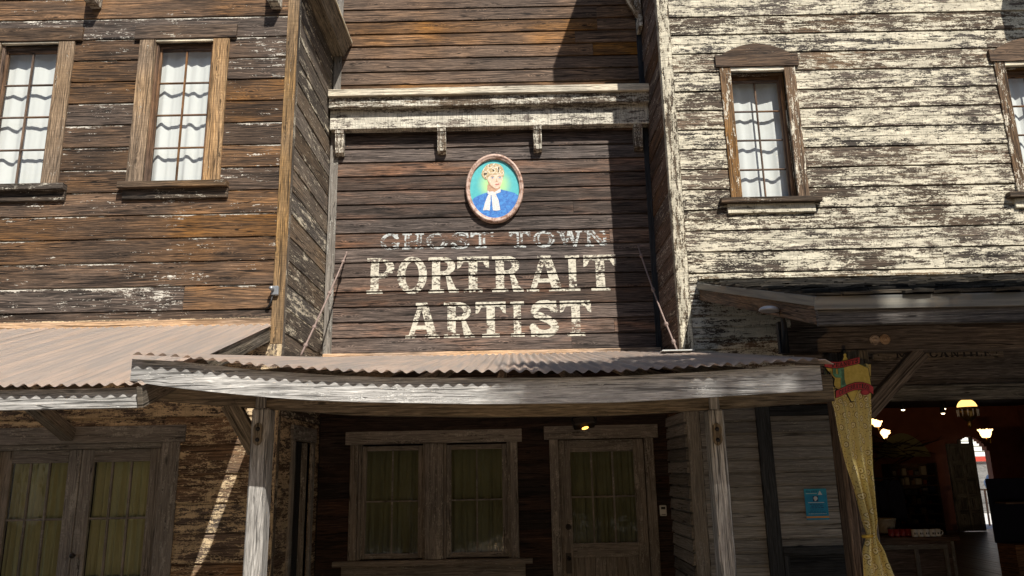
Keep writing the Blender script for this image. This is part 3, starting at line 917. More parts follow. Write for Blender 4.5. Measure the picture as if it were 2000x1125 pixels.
# ------------------------------------------------------------------ lettering
S_PATH = [(.66, .76), (.60, .87), (.46, .925), (.30, .915), (.17, .84), (.13, .73), (.19, .62), (.36, .535), (.52, .46), (.64, .36), (.67, .25), (.60, .135), (.44, .075), (.28, .08), (.15, .15), (.09, .27)]
GL = {
    'I': (.42, [('r', .10, 0, .32, 1), ('r', 0, 0, .42, .10), ('r', 0, .90, .42, 1)]),
    'T': (.80, [('r', .29, 0, .51, 1), ('r', .17, 0, .63, .10), ('r', 0, .85, .80, 1), ('p', [(0, 1), (0, .66), (.08, .70), (.16, .86)]), ('p', [(.80, 1), (.64, .86), (.72, .70), (.80, .66)])]),
    'P': (.76, [('r', .10, 0, .33, 1), ('r', 0, 0, .45, .10), ('r', 0, .90, .42, 1), ('h', .40, .715, .36, .285, .15, .155), ('r', .30, .87, .41, 1), ('r', .30, .43, .41, .56)]),
    'R': (.86, [('r', .10, 0, .33, 1), ('r', 0, 0, .44, .10), ('r', 0, .90, .42, 1), ('h', .40, .735, .36, .265, .15, .14), ('r', .30, .875, .41, 1), ('r', .30, .47, .41, .595), ('p', [(.36, .50), (.60, .50), (.80, .06), (.57, .0), (.56, .06)]), ('r', .58, 0, .86, .10)]),
    'O': (.82, [('e', .41, .5, .41, .52, .19, .37)]),
    'A': (.94, [('p', [(.07, 0), (.21, 0), (.50, 1), (.36, 1)]), ('p', [(.40, 1), (.60, 1), (.88, 0), (.63, 0)]), ('r', .20, .24, .70, .36), ('r', 0, 0, .30, .09), ('r', .54, 0, .94, .09), ('r', .28, .92, .60, 1)]),
    'S': (.76, [('l', S_PATH, .105), ('p', [(.60, 1), (.72, 1), (.72, .66), (.62, .68)]), ('p', [(.02, 0), (.12, 0), (.14, .30), (.02, .34)])]),
    'G': (.84, [('eg', .42, .5, .42, .52, .23, .37), ('r', .50, .36, .84, .47), ('r', .62, .08, .80, .44), ('p', [(.66, .98), (.76, .98), (.76, .64), (.66, .68)])]),
    'C': (.80, [('eg', .42, .5, .42, .52, .22, .37), ('p', [(.66, .98), (.76, .98), (.76, .64), (.66, .68)])]),
    'H': (.90, [('r', .09, 0, .30, 1), ('r', .60, 0, .81, 1), ('r', .28, .45, .62, .57), ('r', 0, 0, .39, .09), ('r', 0, .91, .39, 1), ('r', .51, 0, .90, .09), ('r', .51, .91, .90, 1)]),
    'W': (1.15, [('p', [(.06, 1), (.28, 1), (.46, 0), (.32, 0)]), ('p', [(.48, 1), (.60, 1), (.46, 0), (.34, 0)]), ('p', [(.48, 1), (.68, 1), (.86, 0), (.72, 0)]), ('p', [(.94, 1), (1.06, 1), (.86, 0), (.74, 0)]), ('r', 0, .91, .38, 1), ('r', .84, .91, 1.15, 1)]),
    'N': (.92, [('r', .09, 0, .22, 1), ('r', .70, 0, .83, 1), ('p', [(.09, 1), (.34, 1), (.83, 0), (.62, 0)]), ('r', 0, 0, .34, .09), ('r', 0, .91, .30, 1), ('r', .58, .91, .92, 1)]),
    'M': (1.06, [('r', .09, 0, .22, 1), ('r', .76, 0, .98, 1), ('p', [(.09, 1), (.33, 1), (.58, .10), (.47, .10)]), ('p', [(.47, .10), (.58, .10), (.90, 1), (.76, 1)]), ('r', 0, 0, .32, .09), ('r', .68, 0, 1.06, .09), ('r', 0, .91, .30, 1), ('r', .78, .91, 1.06, 1)]),
    'E': (.76, [('r', .09, 0, .31, 1), ('r', 0, 0, .74, .11), ('r', 0, .89, .72, 1), ('r', .28, .45, .54, .56), ('r', .64, 0, .74, .32), ('r', .62, .70, .72, 1), ('r', .46, .36, .56, .65)]),
    'L': (.74, [('r', .09, 0, .31, 1), ('r', 0, 0, .72, .11), ('r', 0, .90, .42, 1), ('r', .62, 0, .72, .34)]),
    'U': (.86, [('r', .08, .3, .30, 1), ('r', .60, .3, .76, 1), ('hb', .42, .33, .34, .35, .14, .20), ('r', 0, .91, .38, 1), ('r', .50, .91, .86, 1)]),
    'B': (.80, [('r', .10, 0, .33, 1), ('r', 0, .90, .42, 1), ('r', 0, 0, .42, .10), ('h', .40, .74, .32, .26, .13, .14), ('h', .40, .27, .38, .27, .17, .15), ('r', .30, .88, .41, 1), ('r', .30, .42, .41, .60), ('r', .30, 0, .41, .12)]),
    'Y': (.86, [('r', .33, 0, .54, .5), ('p', [(.04, 1), (.28, 1), (.54, .46), (.33, .46)]), ('p', [(.64, 1), (.80, 1), (.54, .46), (.40, .46)]), ('r', .2, 0, .67, .09)]),
    'F': (.72, [('r', .09, 0, .31, 1), ('r', 0, 0, .42, .10), ('r', 0, .89, .72, 1), ('r', .28, .45, .54, .56), ('r', .62, .68, .72, 1)]),
    '!': (.3, [('r', .08, .3, .24, 1), ('r', .08, 0, .24, .17)]),
    '.': (.3, [('e', .15, .5, .1, .12, 0, 0)]),
}


def glyph_inside(prims, x, y, grow=0.0):
    m = np.zeros(np.broadcast(x, y).shape, bool)
    for p in prims:
        k = p[0]
        if k == 'r':
            m |= (x >= p[1] - grow) & (x <= p[3] + grow) & (y >= p[2] - grow) & (y <= p[4] + grow)
        elif k in ('e', 'eg', 'h', 'hb'):
            _, cx, cy, rx, ry, ix, iy = p
            o = ((x - cx) / (rx + grow)) ** 2 + ((y - cy) / (ry + grow)) ** 2 <= 1
            if ix - grow > 0.01:
                o &= ((x - cx) / (ix - grow)) ** 2 + ((y - cy) / (iy - grow)) ** 2 >= 1
            if k == 'eg': o &= ~((x > cx + 0.05) & (y > .40 + grow) & (y < .68 - grow))
            if k == 'h': o &= x >= cx - grow
            if k == 'hb': o &= y <= cy + grow
            m |= o
        elif k == 'p':
            pts = p[1]
            ar = sum(pts[i][0] * pts[(i + 1) % len(pts)][1] - pts[(i + 1) % len(pts)][0] * pts[i][1] for i in range(len(pts)))
            sg = 1 if ar > 0 else -1
            o = np.ones_like(m)
            for i in range(len(pts)):
                (ax, ay), (bx, by) = pts[i], pts[(i + 1) % len(pts)]
                L = math.hypot(bx - ax, by - ay)
                o &= sg * ((bx - ax) * (y - ay) - (by - ay) * (x - ax)) / L >= -grow
            m |= o
        elif k == 'l':
            pts, hw = p[1], p[2] + grow
            for (ax, ay), (bx, by) in zip(pts[:-1], pts[1:]):
                dx, dy = bx - ax, by - ay
                t = np.clip(((x - ax) * dx + (y - ay) * dy) / (dx * dx + dy * dy), 0, 1)
                m |= (x - ax - t * dx) ** 2 + (y - ay - t * dy) ** 2 <= hw * hw
    return m


def runs(mask, xs):
    d = np.diff(np.concatenate([[0], mask.astype(int), [0]]))
    st = (np.where(d == 1)[0]); en = (np.where(d == -1)[0])
    return [(xs[a], xs[min(b, len(xs) - 1)]) for a, b in zip(st, en)]


def letter_quads(chx, x0, x1, zfun, step=0.006, extra=(), outline=None):
    """slab-serif letter between x0..x1; zfun(x)->(zb, zt); yields (xa,xb,xc,xd,z0,z1)"""
    w, prims = GL[chx]
    zb, zt = zfun((x0 + x1) / 2)
    H = zt - zb
    ss = sorted({*(zb - 0.02 * H + i * step for i in range(int(H * 1.04 / step) + 2)), *[e for e in extra if zb < e < zt]})
    xs = np.linspace(-0.04 * w, 1.04 * w, 420)

    def rr(z):
        y = np.full_like(xs, (z - zb) / H)
        mk = glyph_inside(prims, xs, y)
        if outline: mk &= ~glyph_inside(prims, xs, y, -outline)
        return [(x0 + (x1 - x0) * a / w, x0 + (x1 - x0) * b / w) for a, b in runs(mk, xs)]
    out = []
    for a, b in zip(ss[:-1], ss[1:]):
        if b - a < 1e-5: continue
        e = (b - a) * 0.02
        ra, rb = rr(a + e), rr(b - e)
        if len(ra) == len(rb):
            out += [(p[0], p[1], q_[1], q_[0], a, b) for p, q_ in zip(ra, rb)]
        else:
            out += [(p[0], p[1], p[1], p[0], a, b) for p in rr((a + b) / 2)]
    return out


def n_wall(z, rb):
    return LIP_B * (1 - 0.45 * (z - rb) / REV_B)


def wall_letter(chx, px0, px1, py_b, py_t, mat, outline=None):
    x0 = P(px0, (py_b + py_t) / 2, YB - 0.02).x
    x1 = P(px1, (py_b + py_t) / 2, YB - 0.02).x
    zb, zt_ = P((px0 + px1) / 2, py_b, YB - 0.02).z, P((px0 + px1) / 2, py_t, YB - 0.02).z
    edges = [ZREF_B + k * REV_B - g_ for k in range(-12, 20) for g_ in (0.0, 0.0175)]
    qs = letter_quads(chx, x0, x1, lambda x: (zb, zt_), 0.006, edges, outline)
    bm = bmesh.new()
    uvl = bm.loops.layers.uv.new('UVMap')
    for a, b, c, d, z0, z1 in qs:
        rb = ZREF_B + math.floor(((z0 + z1) / 2 - ZREF_B) / REV_B) * REV_B
        if (z0 + z1) / 2 > rb + REV_B - 0.0174: continue
        y0 = YB - n_wall(z0, rb) - 0.0035
        y1 = YB - n_wall(z1, rb) - 0.0035
        vs = [bm.verts.new(t) for t in ((a, y0, z0), (b, y0, z0), (c, y1, z1), (d, y1, z1))]
        f = bm.faces.new(vs)
        for lp in f.loops: lp[uvl].uv = (lp.vert.co.x, lp.vert.co.z)
    add('painted_letter', bm, mat, ch, uvw=False, recalc=False)


# (letter, x range in the photo); baseline/top follow the slight slope of the boards
for chx, a, b in (('P', 717, 770), ('O', 776, 834), ('R', 837, 896), ('T', 893, 955), ('R', 961, 1022), ('A', 1028, 1103), ('I', 1104, 1132), ('T', 1140, 1204)):
    s = -0.0145 * ((a + b) / 2 - 745)
    wall_letter(chx, a, b, 574 + s, 504 + s, 'letter')
for chx, a, b in (('A', 792, 859), ('R', 867, 927), ('T', 929, 988), ('I', 997, 1024), ('S', 1035, 1090), ('T', 1094, 1155)):
    s = -0.0145 * ((a + b) / 2 - 825)
    wall_letter(chx, a, b, 661 + s, 592 + s, 'letter')
for chx, a, b in (('G', 743, 781), ('H', 786, 828), ('O', 832, 876), ('S', 881, 916), ('T', 919, 964), ('T', 994, 1036), ('O', 1041, 1084), ('W', 1088, 1138), ('N', 1142, 1189)):
    s = -0.0165 * ((a + b) / 2 - 760)
    wall_letter(chx, a, b, 488 + s, 457 + s, 'letter_faded', 0.085)

# ------------------------------------------------------------------ lower shop front under the porch
lw0, lw1 = P(700, 930, YB).x, P(996, 930, YB).x
lwz0, lwz1 = P(850, 1092, YB).z, P(850, 866, YB).z
pd0, pd1 = P(1090, 866, YB).x, P(1257, 866, YB).x
pdz1 = P(1170, 857, YB).z
opB = [(lw0, lw1, lwz0, lwz1), (pd0, pd1, 0.0, pdz1)]
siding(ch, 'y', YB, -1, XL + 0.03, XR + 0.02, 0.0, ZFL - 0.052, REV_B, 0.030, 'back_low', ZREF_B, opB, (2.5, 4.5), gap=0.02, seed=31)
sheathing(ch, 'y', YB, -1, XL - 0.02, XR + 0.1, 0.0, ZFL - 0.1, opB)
box('room_back', 'dark', ch, XL, XR, 10.9, 10.95, 0, ZFL, 'x', 0)
w = empty('porch_window', ((lw0 + lw1) / 2, YB, lwz0), ch)
box('window_head', 'frame_grey', w, P(677, 850, YB).x, P(1019, 850, YB).x, YB - 0.065, YB - 0.001, lwz1 + 0.0, P(850, 841, YB).z, 'x')
mx0, mx1 = P(831, 970, YB).x, P(866, 970, YB).x
box('casing', 'frame_grey', w, lw0 - 0.10, lw0, YB - 0.05, YB - 0.001, lwz0, lwz1 - 0.001, 'z')
box('casing', 'frame_grey', w, lw1, lw1 + 0.10, YB - 0.05, YB - 0.001, lwz0, lwz1 - 0.001, 'z')
box('mullion', 'frame_grey', w, mx0, mx1, YB - 0.045, YB + 0.10, lwz0, lwz1 - 0.001, 'z')
box('window_sill', 'frame_grey', w, P(653, 1096, YB).x, P(1040, 1096, YB).x, YB - 0.13, YB - 0.001, lwz0 - 0.06, lwz0 - 0.001, 'x')
box('window_apron', 'frame_grey', w, P(668, 1096, YB).x, P(1026, 1096, YB).x, YB - 0.05, YB - 0.001, lwz0 - 0.22, lwz0 - 0.062, 'x')
for a, b, sd_ in ((lw0, mx0, 41), (mx1, lw1, 44)):
    box('jamb', 'frame_grey', w, a + 0.001, a + 0.035, YB + 0.0, YB + 0.10, lwz0, lwz1, 'z')
    box('jamb', 'frame_grey', w, b - 0.035, b - 0.001, YB + 0.0, YB + 0.10, lwz0, lwz1, 'z')
    sash(w, a + 0.036, b - 0.036, lwz0 + 0.01, lwz1 - 0.02, YB + 0.05, 2, 2, 'frame_grey', 0.062)
    curtain(w, a + 0.03, b - 0.03, YB + 0.15, lwz0, lwz1 - 0.04, 'dark_green_curtain', 9, 0.02, sd_)

pdoor = empty('porch_door', ((pd0 + pd1) / 2, YB, 0), ch)
box('door_head', 'frame_grey', pdoor, P(1062, 843, YB).x, P(1283, 843, YB).x, YB - 0.065, YB - 0.001, pdz1, P(1170, 831, YB).z, 'x')
box('door_casing', 'frame_grey', pdoor, pd0 - 0.115, pd0, YB - 0.05, YB - 0.001, 0, pdz1 - 0.001, 'z')
box('door_casing', 'frame_grey', pdoor, pd1, pd1 + 0.115, YB - 0.05, YB - 0.001, 0, pdz1 - 0.001, 'z')
y = YB + 0.03
dgx0, dgx1 = P(1113, 882, y).x, P(1236, 882, y).x
dgz1, dgz0 = P(1170, 882, y).z, P(1180, 1060, y).z
drz = P(1180, 1088, y).z
box('door_stile', 'frame_grey', pdoor, pd0 + 0.006, dgx0, y - 0.022, y + 0.022, 0.01, pdz1 - 0.01, 'z')
box('door_stile', 'frame_grey', pdoor, dgx1, pd1 - 0.006, y - 0.022, y + 0.022, 0.01, pdz1 - 0.01, 'z')
box('door_rail', 'frame_grey', pdoor, dgx0, dgx1, y - 0.020, y + 0.020, dgz1, pdz1 - 0.01, 'x')
box('door_rail', 'frame_grey', pdoor, dgx0, dgx1, y - 0.020, y + 0.020, drz, dgz0, 'x')
glazing(pdoor, dgx0, dgx1, dgz0, dgz1, y, 3, 2, 'frame_grey', 0.022, 0.03)
for k in range(6):
    a = dgx0 + (dgx1 - dgx0) * k / 6
    box('plank', 'frame_grey', pdoor, a + 0.002, a + (dgx1 - dgx0) / 6 - 0.002, y - 0.008, y + 0.012, 0.01, drz, 'z')
curtain(pdoor, dgx0 - 0.02, dgx1 + 0.02, y + 0.07, dgz0 - 0.04, dgz1 + 0.03, 'dark_green_curtain', 12, 0.016, 51)
q = P(1110, 1029, y - 0.03)
add('knob_ring', bm_lathe([(0.018, 0.0), (0.034, -0.004), (0.036, -0.016), (0.022, -0.02), (0.018, -0.012)], q, 18, None, 'y'), 'iron', pdoor, smooth=True)
q = P(1111, 1100, y - 0.03)
box('lock_plate', 'iron', pdoor, q.x - 0.035, q.x + 0.035, y - 0.03, y - 0.0225, q.z - 0.12, q.z + 0.12, 'z')
add('door_knob', bm_lathe([(0.001, -0.07), (0.024, -0.06), (0.028, -0.045), (0.014, -0.025), (0.012, 0.0)], (q.x, y - 0.03, q.z + 0.06), 14, None, 'y'), 'iron', pdoor, smooth=True)

kq = P(1295, 997, YB - 0.03)
kp_ = empty('door_keypad', (kq.x, YB - .02, kq.z), None, 'small pale keypad box on the dark wall right of the porch door', 'keypad')
box('casing', 'white_plastic', kp_, kq.x - 0.042, kq.x + 0.042, YB - 0.05, YB - 0.02, kq.z - 0.065, kq.z + 0.065, 'z', 0.008)
box('screen', 'black', kp_, kq.x - 0.026, kq.x + 0.026, YB - 0.0525, YB - 0.0495, kq.z + 0.015, kq.z + 0.045, 'x', 0)
box('key_strip', 'black', kp_, kq.x - 0.026, kq.x + 0.026, YB - 0.0525, YB - 0.0495, kq.z - 0.05, kq.z - 0.042, 'x', 0)

# ------------------------------------------------------------------ RIGHT HOUSE (mercantile)
rh = empty('cream_house', (5, YR, 0), None, 'peeling cream painted plank house over the shop on the right', 'house')
rl = [34.7, 70.7, 106.7, 142.7, 181, 218.7, 254.7]
zr = [P(1310, y_, YR).z for y_ in rl]
REV_R = (zr[0] - zr[-1]) / 6
ZREF_R = sum(z + REV_R * i for i, z in enumerate(zr)) / 7
rx0, rx1 = P(1426, 150, YR).x, P(1531, 150, YR).x
rz1, rz0 = P(1478, 141, YR).z, P(1490, 390, YR).z
r2x0 = P(1961, 140, YR).x
r2x1 = r2x0 + (rx1 - rx0)
RZB = P(1360, 700, YR).z
open_R = [(rx0, rx1, rz0, rz1), (r2x0, r2x1, rz0, rz1)]
RAWN = P(1380, 553, YR).z
siding(rh, 'y', YR, -1, XR + 0.125, 8.2, RAWN, TOP, REV_R, 0.030, 'right', ZREF_R, open_R, (3.0, 5.5), groove=True, gap=0.014, seed=61)
shop0, shop1, shopz = P(1672, 900, YR).x, 7.6, P(1800, 782, YR).z
open_RL = [(shop0, shop1, 0, shopz)]
GREYZ = P(1500, 795, YR).z
RMX = P(1545, 650, YR).x
siding(rh, 'y', YR, -1, XR + 0.125, RMX, GREYZ, RAWN, REV_R / 2, 0.022, 'right_mid', ZREF_R, open_RL, (1.8, 4.2), gap=0.014, seed=62)
siding(rh, 'y', YR, -1, RMX, 8.2, GREYZ, RAWN, REV_R, 0.024, 'merc', ZREF_R, open_RL, (3, 5), gap=0.018, seed=67)
siding(rh, 'y', YR, -1, XR + 0.125, shop0, 0, GREYZ, 0.141, 0.040, 'right_low', GREYZ, open_RL, (1.2, 3.0), gap=0.025, seed=63)
sheathing(rh, 'y', YR, -1, XR + 0.02, 8.2, 0, TOP, open_R + open_RL)
box('corner_board', 'corner_white', rh, XR - 0.026, XR + 0.122, YR - 0.032, YR, GREYZ, TOP, 'z')
box('corner_board', 'frame_grey', rh, XR - 0.026, XR + 0.122, YR - 0.031, YR, 0, GREYZ - 0.002, 'z')
box('corner_board', 'corner_white', rh, XR - 0.025, XR + 0.001, YR + 0.002, YR + 0.08, GREYZ, TOP, 'z')
siding(rh, 'x', XR, -1, YR + 0.08, YB, 2.3, TOP, REV_R, 0.014, 'right_side', ZREF_R + 0.05, (), (5, 6), seed=64)
siding(rh, 'x', XR, -1, YR + 0.08, YB, 0, 2.3, 0.141, 0.036, 'right_low', GREYZ, (), (5, 6), gap=0.022, seed=65)
sheathing(rh, 'x', XR, -1, YR + 0.03, YB + 0.05, 0, TOP)
box('shell_roof', 'dark', rh, XR + 0.03, 8.2, YR, 12.0, TOP, TOP + 0.1, 'x', 0)
box('shell_wall', 'dark', rh, XR + 0.03, 8.2, 11.9, 12.0, 2.9, TOP, 'x', 0)
box('shell_wall', 'dark', rh, 8.2, 8.3, YR, 12.0, 2.9, TOP, 'z', 0)
box('shell_floor', 'dark', rh, XR + 0.03, 8.2, YR + 0.25, 11.9, 3.2, 3.3, 'x', 0)
cwR = 0.135
for k, (a, b, sd_) in enumerate(((rx0, rx1, 71), (r2x0, r2x1, 75))):
    dxx = a - rx0
    hd = (P(1395, 120, YR).x + dxx, P(1556, 120, YR).x + dxx, P(1478, 133, YR).z, P(1478, 97, YR).z)
    sl = (P(1404, 394, YR).x + dxx, P(1600, 394, YR).x + dxx, P(1490, 400, YR).z, P(1490, 390, YR).z)
    ap = (P(1419, 408, YR).x + dxx, P(1590, 408, YR).x + dxx, P(1490, 418, YR).z, P(1490, 400, YR).z)
    upper_window(rh, a, b, rz0, rz1, YR, 'casing_peel', 'casing_brown', 'sill_dark', cwR, hd, sl, ap, True, sd_, folds=3 + 2 * k)

# eave of the right house along the recess (ends in a small block near the sign wall)
er = empty('side_eave', (XR, 9.5, 7), rh)
q = P(1252, 40, 9.8)
box('eave_block', 'cornice', er, q.x - 0.045, XR - 0.03, 9.72, 9.96, P(1252, 56, 9.8).z, P(1252, 32, 9.8).z, 'y')
bmv = bmesh.new()
pr = [(q.x - 0.02, 0.0), (XR - 0.03, 0.0), (XR - 0.03, 0.62), (q.x - 0.26, 0.62), (q.x - 0.24, 0.45), (q.x - 0.14, 0.22)]
zq = P(1252, 32, 9.8).z + 0.002
add('eave_bracket', bm_plate([(x, zq + z) for x, z in pr], 9.76, 9.92), 'cornice', er, 'z')
# cornice and parapet added above the picture to cast the slanting wall shadow
EZ = 9.99
box('shadow_cornice', 'beam', rh, XR - 0.36, 8.6, 7.90, YR - 0.001, EZ - 0.25, EZ, 'x')
box('shadow_cornice', 'beam', rh, XR - 0.36, XR - 0.03, YR, YB + 0.6, EZ - 0.25, EZ, 'y')
box('shadow_parapet', 'right', rh, XR + 0.0, 8.2, YR, YR + 0.12, TOP + 0.1, EZ - 0.252, 'x')
box('shadow_parapet', 'right_side', rh, XR + 0.0, XR + 0.1, YR + 0.121, YB + 0.6, TOP + 0.1, EZ - 0.252, 'y')
# unseen box added above the right window to drop a shadow there
hb = P(1975, 80, YR)
box('shadow_caster_box', 'beam', rh, hb.x + 0.30, hb.x + 1.2, YR - 0.85, YR - 0.001, hb.z + 1.05, hb.z + 1.5, 'y')

# black painted frame on the grey wall and the header over the shop opening
fb = empty('black_wall_frame', (3, YR, 0), rh)
fx0, fx1 = P(1473, 810, YR).x, P(1500, 810, YR).x
box('frame_post', 'black_wood', fb, fx0, fx1, YR - 0.07, YR - 0.024, 0, GREYZ - 0.001, 'z')
box('frame_rail', 'black_wood', fb, fx1 + 0.002, shop0 - 0.02, YR - 0.065, YR - 0.024, GREYZ - 0.11, GREYZ - 0.001, 'x')
bz = P(1580, 1066, YR).z
box('frame_rail', 'black_wood', fb, fx1 + 0.002, shop0 - 0.02, YR - 0.078, YR - 0.024, bz - 0.09, bz, 'x')
box('frame_panel', 'black_wood', fb, fx1 + 0.06, shop0 - 0.06, YR - 0.055, YR - 0.024, 0, bz - 0.092, 'x')
box('frame_rail', 'black_wood', fb, fx1 + 0.002, fx1 + 0.058, YR - 0.078, YR - 0.024, 0, bz - 0.092, 'z')
hz0, hz1 = P(1800, 782, YR - .1).z, P(1800, 752, YR - .1).z
box('shop_header', 'beam', rh, shop0 - 0.1, 8.0, YR - 0.09, YR - 0.024, hz0, hz1, 'x')
box('shop_jamb', 'merc', rh, shop0 - 0.005, shop0 + 0.10, YR - 0.02, YR + 0.22, 0, shopz - 0.001, 'z')
# lettered board
sbz0, sbz1 = P(1840, 702, YR - .05).z, P(1840, 681, YR - .05).z
sbx0, sbx1 = P(1705, 690, YR - .05).x, P(1960, 690, YR - .05).x
mb = empty('mercantile_board', ((sbx0 + sbx1) / 2, YR - 0.04, sbz0), None, 'long brown board lettered MERCANTILE above the shop opening', 'sign')
box('board', 'corner_tan', mb, sbx0, sbx1, YR - 0.05, YR - 0.022, sbz0, sbz1, 'x')
for chx, a, b in (('M', 1749, 1774), ('E', 1777, 1792), ('R', 1795, 1812), ('C', 1815, 1831), ('A', 1834, 1853), ('N', 1856, 1873), ('T', 1876, 1890), ('I', 1893, 1901), ('L', 1904, 1918), ('E', 1921, 1934), ('.', 1713, 1718), ('.', 1944, 1949)):
    s_ = -0.02 * ((a + b) / 2 - 1840)
    p0, p1 = P(a, 691 + s_, YR - .052), P(b, 691 + s_, YR - .052)
    z0_, z1_ = P((a + b) / 2, 697.5 + s_, YR - .052).z, P((a + b) / 2, 685 + s_, YR - .052).z
    bm = bmesh.new()
    for A_, B_, C_, D_, c0, c1 in letter_quads(chx, p0.x, p1.x, lambda x: (z0_, z1_), 0.004):
        bm.faces.new([bm.verts.new(t) for t in ((A_, YR - 0.052, c0), (B_, YR - 0.052, c0), (C_, YR - 0.052, c1), (D_, YR - 0.052, c1))])
    add('letter', bm, 'letter_black', mb, recalc=False)

# ================================================================== ROOFS OVER THE PAVEMENT
PER, AMP = 0.0885, 0.0115


def corrugated(parent, x0, x1, yf, yb, zf, zb, lift=0.0, name='corrugated_sheet', seed=0, ybf=None):
    """one sheet, waves running front to back; zf(x), zb(x) give its height at the front and back edges"""
    n = max(4, int((x1 - x0) / PER * 10))
    ny = 5
    bm = bmesh.new()
    R = random.Random(seed)
    dz = R.uniform(-0.003, 0.003)
    g_ = []
    for j in range(ny + 1):
        t = j / ny
        row = []
        for i in range(n + 1):
            x = x0 + (x1 - x0) * i / n
            ybk = ybf(x) if ybf else yb
            Y = yf + (ybk - yf) * t
            f = (Y - yf) / (yb - yf)
            z = zf(x) + (zb(x) - zf(x)) * f + AMP * math.cos(2 * math.pi * x / PER) + lift + dz * (1 - t)
            row.append(bm.verts.new((x, Y, z)))
        g_.append(row)
    for j in range(ny):
        for i in range(n):
            bm.faces.new([g_[j][i], g_[j][i + 1], g_[j + 1][i + 1], g_[j + 1][i]])
    geom = bmesh.ops.solidify(bm, geom=bm.faces[:], thickness=0.0025)
    return add(name, bm, 'sheet', parent, 'y', smooth=False)


def interp(pts):
    xs = [p[0] for p in pts]; zs = [p[1] for p in pts]
    return lambda x: float(np.interp(x, xs, zs))


# ---------------- left awning
YF = 5.40
la = empty('corrugated_awning', (-5, YF, 2.2), None, 'tan corrugated metal awning over the double doors of the brown house', 'awning')
ax1 = -2.605
zAf = P(120, 752, YF).z
zAb = P(300, 640, YL).z
zfa, zba = (lambda x: zAf), (lambda x: zAb)
edges_ = [-6.6, -5.75, -4.95, -4.12, -3.30, ax1]
for i, (a, b) in enumerate(zip(edges_[:-1], edges_[1:])):
    corrugated(la, a - 0.03 if i else a, b, YF, YL - 0.045, zfa, zba, 0.004 * (i % 2), seed=i)
fz1, fz0 = zAf - 0.02, P(140, 799, YF + 0.06).z
box('fascia_board', 'grey', la, -6.6, ax1 - 0.06, YF + 0.06, YF + 0.10, fz0, fz1, 'x')
sl_ = (zAb - zAf) / (YL - YF)
bar('rake_board', 'beam', la, (ax1 - 0.035, YF + 0.03, zAf - 0.095), (ax1 - 0.035, YL - 0.04, zAb - 0.105), 0.04, 0.15)
for x in (-3.3, -4.0, -4.7, -5.4):
    bar('rafter', 'beam', la, (x, YF + 0.11, zAf - 0.085), (x, YL - 0.03, zAb - 0.09), 0.05, 0.12)
box('flashing_strip', 'flash_wood', la, -7.0, XL - 0.105, YL - 0.045, YL - 0.021, zAb - 0.02, P(300, 627, YL).z, 'x')
b0 = P(138, 850, YL - 0.02)
bar('knee_brace', 'beam', la, (b0.x, YL - 0.055, b0.z), (b0.x, 6.75, zAb - sl_ * (YL - 6.75) - 0.10), 0.13, 0.13)
b1 = b0.x - 2.3
bar('knee_brace', 'beam', la, (b1, YL - 0.055, b0.z), (b1, 6.75, zAb - sl_ * (YL - 6.75) - 0.10), 0.13, 0.13)

# ---------------- porch roof in front of the sign wall
YP = 5.45
pr_ = empty('porch_roof', (-0.3, YP, 0), None, 'sagging corrugated metal porch roof on two grey posts below the painted sign', 'porch')
crest = [(251, 687), (296, 689), (345, 692), (392, 697), (440, 702), (466, 706), (512, 711), (560, 713), (610, 717), (682, 721), (760, 723), (827, 724), (947, 724),
         (1070, 724), (1190, 722), (1307, 716), (1385, 712), (1425, 709), (1477, 705), (1550, 700), (1600, 699)]
cw = [P(a, b, YP - 0.07) for a, b in crest]
zPf = interp([(c.x, c.z - AMP) for c in cw])
zPbk = P(950, 693, YB - 0.03).z
zPb = lambda x: zPbk
lowf = [(254, 744), (330, 756), (450, 769), (575, 780), (700, 785), (900, 788.5), (950, 789), (1200, 786), (1375, 776), (1607, 762)]
fl = [P(a, b, YP) for a, b in lowf]
zFas = interp([(c.x, c.z) for c in fl])
lowb = [(285, 780), (500, 797), (700, 811), (950, 814), (1200, 811), (1387, 800), (1607, 785), (1640, 782)]
YBM = 5.97
bl = [P(a, b, YBM) for a, b in lowb]
zBeam = interp([(c.x, c.z) for c in bl])
xs0, xs1 = fl[0].x, fl[-1].x
st = []
for i in range(25):
    x = xs0 + (xs1 - xs0) * i / 24
    st.append((x, zFas(x), zPf(x) - 0.030))
add('fascia_board', bm_strip(st, YP, YP + 0.045), 'grey', pr_, 'x')
xb0, xb1 = P(292, 770, YBM).x, P(1629, 770, YBM).x
st = []
for i in range(25):
    x = xb0 + (xb1 - xb0) * i / 24
    st.append((x, zBeam(x), zBeam(x) + 0.205))
add('beam', bm_strip(st, YBM, YBM + 0.10), 'beam', pr_, 'x')
joints_ = [cw[0].x, -1.93, -1.28, -0.55, 0.16, 0.88, 1.55, P(1604, 700, YP - .07).x]


def yback(x):
    if x < XL + 0.02: return 6.15 + max(0, (x + 2.72) / 0.2) * 0.6
    if x > XR - 0.03: return YR - 0.04
    return YB - 0.03


for i, (a, b) in enumerate(zip(joints_[:-1], joints_[1:])):
    corrugated(pr_, a - (0.04 if i else 0), b, YP - 0.07, YB - 0.03, zPf, zPb, (0.006 if i % 2 else 0.0), seed=20 + i, ybf=yback)
